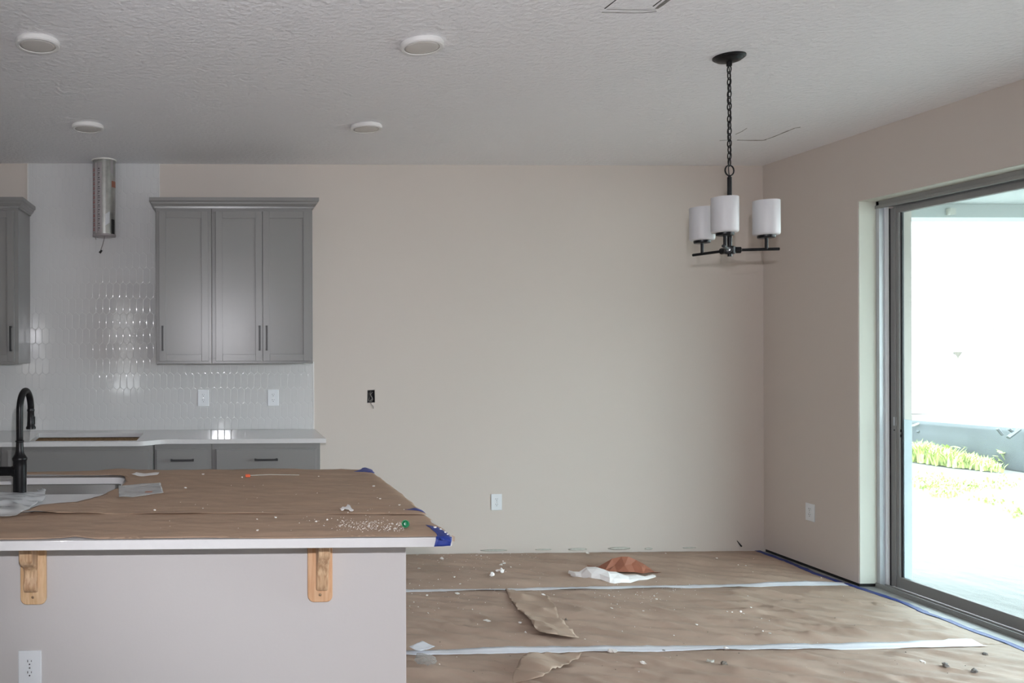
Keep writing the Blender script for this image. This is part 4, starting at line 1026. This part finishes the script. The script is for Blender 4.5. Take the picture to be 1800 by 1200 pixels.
o = tag(obj('crumpled_paper', q, M['rust'], solid=.0012), 'rusty red-brown crumpled paper standing behind the white wrapper', 'paper')
# little plastic bag with a white card
cb = thing('plastic_bag', at_z(742, 1165, 0), 'small clear plastic bag with a white card on the floor beside the island', 'plastic bag')
q = sheet(F2([(733, 1158), (742, 1159), (752, 1164), (766, 1167), (769, 1178), (764, 1187), (752, 1188), (738, 1182), (728, 1174), (731, 1166)]), lambda x, y: fz(x, y) + .005 + .014 * max(0, 1 - ((x - .99) / .06) ** 2) + .008 * abs(nz(x * 30, y * 30, 2)), .009)
obj('pouch', q, M['bag_clear'], cb, smooth='angle', ang=30, solid=.0004)
q = sheet(F2([(719, 1148), (742, 1139), (765, 1147.5), (738, 1157), (731, 1156)]), lambda x, y: fz(x, y) + .026 + .006 * nz(x * 12, y * 12, 1), .012)
obj('card', q, M['seam'], cb, smooth=True, solid=.0006)
# individual bigger crumbs, each where it lies
def bit(px, py, s, label, mt='crumb', n=1, sp=.01, flat=.7, name='drywall_chunk', cat='debris'):
    q = nb()
    for k in range(n):
        p = at_z(px, py, 0); p.x += rnd.uniform(-sp, sp) if k else 0; p.y += rnd.uniform(-sp, sp) if k else 0
        crumb(q, (p.x, p.y, fz(p.x, p.y)), s * rnd.uniform(.7, 1.1) if k else s, flat)
    tag(obj(name, q, M[mt]), label, cat)
bit(1076, 1149, .014, 'lumpy white drywall chunk on the wider seam tape', n=4, sp=.016)
bit(1278, 1143, .012, 'small white chunk farther right on the wider seam tape', n=2)
bit(1662, 1181, .014, 'largest grey stone chip near the bottom right corner', 'cutline', n=2)
bit(1712, 1188, .012, 'dark chip right of the largest grey stone chip', 'cutline', n=2)
bit(1620, 1171, .010, 'pale chip left of the largest grey stone chip', n=2)
bit(1732, 1156, .010, 'grey chip nearest the near end of the blue tape', 'cutline', n=2)
bit(1131, 1173, .011, 'pale chip in front of the wider tape, near the curled paper', n=3)
bit(1250, 1170, .011, 'long pale chip on the front floor paper', 'putty', n=3, sp=.018)
bit(1272, 1177, .011, 'dark crumb beside the long pale chip', 'dark_crumb', n=3, sp=.015)
bit(1167, 1147, .009, 'small dark crumb standing on the wider tape', 'dark_crumb')
bit(777, 986, .013, 'white chunk near the back wall beside the island', n=2, sp=.02)
bit(886, 995, .012, 'white crumb behind the torn white tufts', n=2, sp=.02)
bit(1033, 976, .011, 'lone white crumb near the foot of the back wall')
bit(736, 1005, .010, 'white crumb nearest the island end on the far strip')
bit(856, 1096, .024, 'flat oval white plaster flake on the middle strip', flat=.18)
bit(804, 1048, .016, 'flat pale plaster flake just in front of the thin tape', flat=.18)
bit(995, 1094, .008, 'dark crumb right of the folded paper flap', 'dark_crumb')
bit(955, 1054, .010, 'white crumb on the folded paper flap', n=1)
for (px, py), lab in (((861, 1018), 'white torn paper tuft on the far strip, left of a pair'), ((879, 1013), 'white torn paper tuft on the far strip, right of a pair')):
    p = at_z(px, py, 0); q = nb()
    for k in range(4):
        a = rnd.uniform(0, 6.28); crumb(q, (p.x + .02 * math.cos(a), p.y + .02 * math.sin(a), fz(p.x, p.y)), .013, 1.1)
    tag(obj('paper_tuft', q, M['paperwhite']), lab, 'debris')
q = nb()
for _ in range(420):
    r_ = rnd.random()
    if r_ < .45: px, py = rnd.uniform(716, 960), 975 + 110 * rnd.random() ** 1.6
    elif r_ < .7: px, py = rnd.gauss(1110, 60), rnd.gauss(1050, 14)
    else: px, py = rnd.uniform(716, 1650), rnd.uniform(978, 1198)
    if py < 974 or py > 1205: continue
    p = at_z(px, py, 0)
    if p.x > edge_x(p.y) - .05: continue
    crumb_s(q, (p.x, p.y, fz(p.x, p.y) + .0005), rnd.uniform(.0015, .0055) * (1 if r_ < .97 else 1.6))
for px, py in ((733, 977), (1278, 1081), (1287, 1082.5), (1302, 1081), (1307, 1084), (1320, 1078), (1154, 1056), (1150, 1052), (1075, 1075), (1225, 1103), (1341, 1116), (1353, 1121), (1131, 1080), (808, 1030), (798, 1020), (750, 1050), (770, 1021), (852, 994), (838, 979), (846, 981), (884, 992), (898, 1004), (1260, 986), (1311, 1001), (914, 1100), (924, 1117), (1028, 1130)):
    p = at_z(px, py, 0); crumb(q, (p.x, p.y, fz(p.x, p.y)), rnd.uniform(.005, .008))
tag(obj('drywall_crumbs', q, M['crumb']), 'white drywall crumbs scattered over the floor paper', 'debris', kind='stuff')
q = nb()
for _ in range(60):
    px, py = rnd.uniform(760, 1780), rnd.uniform(1040, 1198); p = at_z(px, py, 0)
    if p.x > edge_x(p.y) - .05: continue
    crumb_s(q, (p.x, p.y, fz(p.x, p.y) + .0005), rnd.uniform(.002, .005))
tag(obj('dark_grit', q, M['dark_crumb']), 'dark grit specks scattered over the floor paper', 'debris', kind='stuff')
bpy.context.view_layer.update()
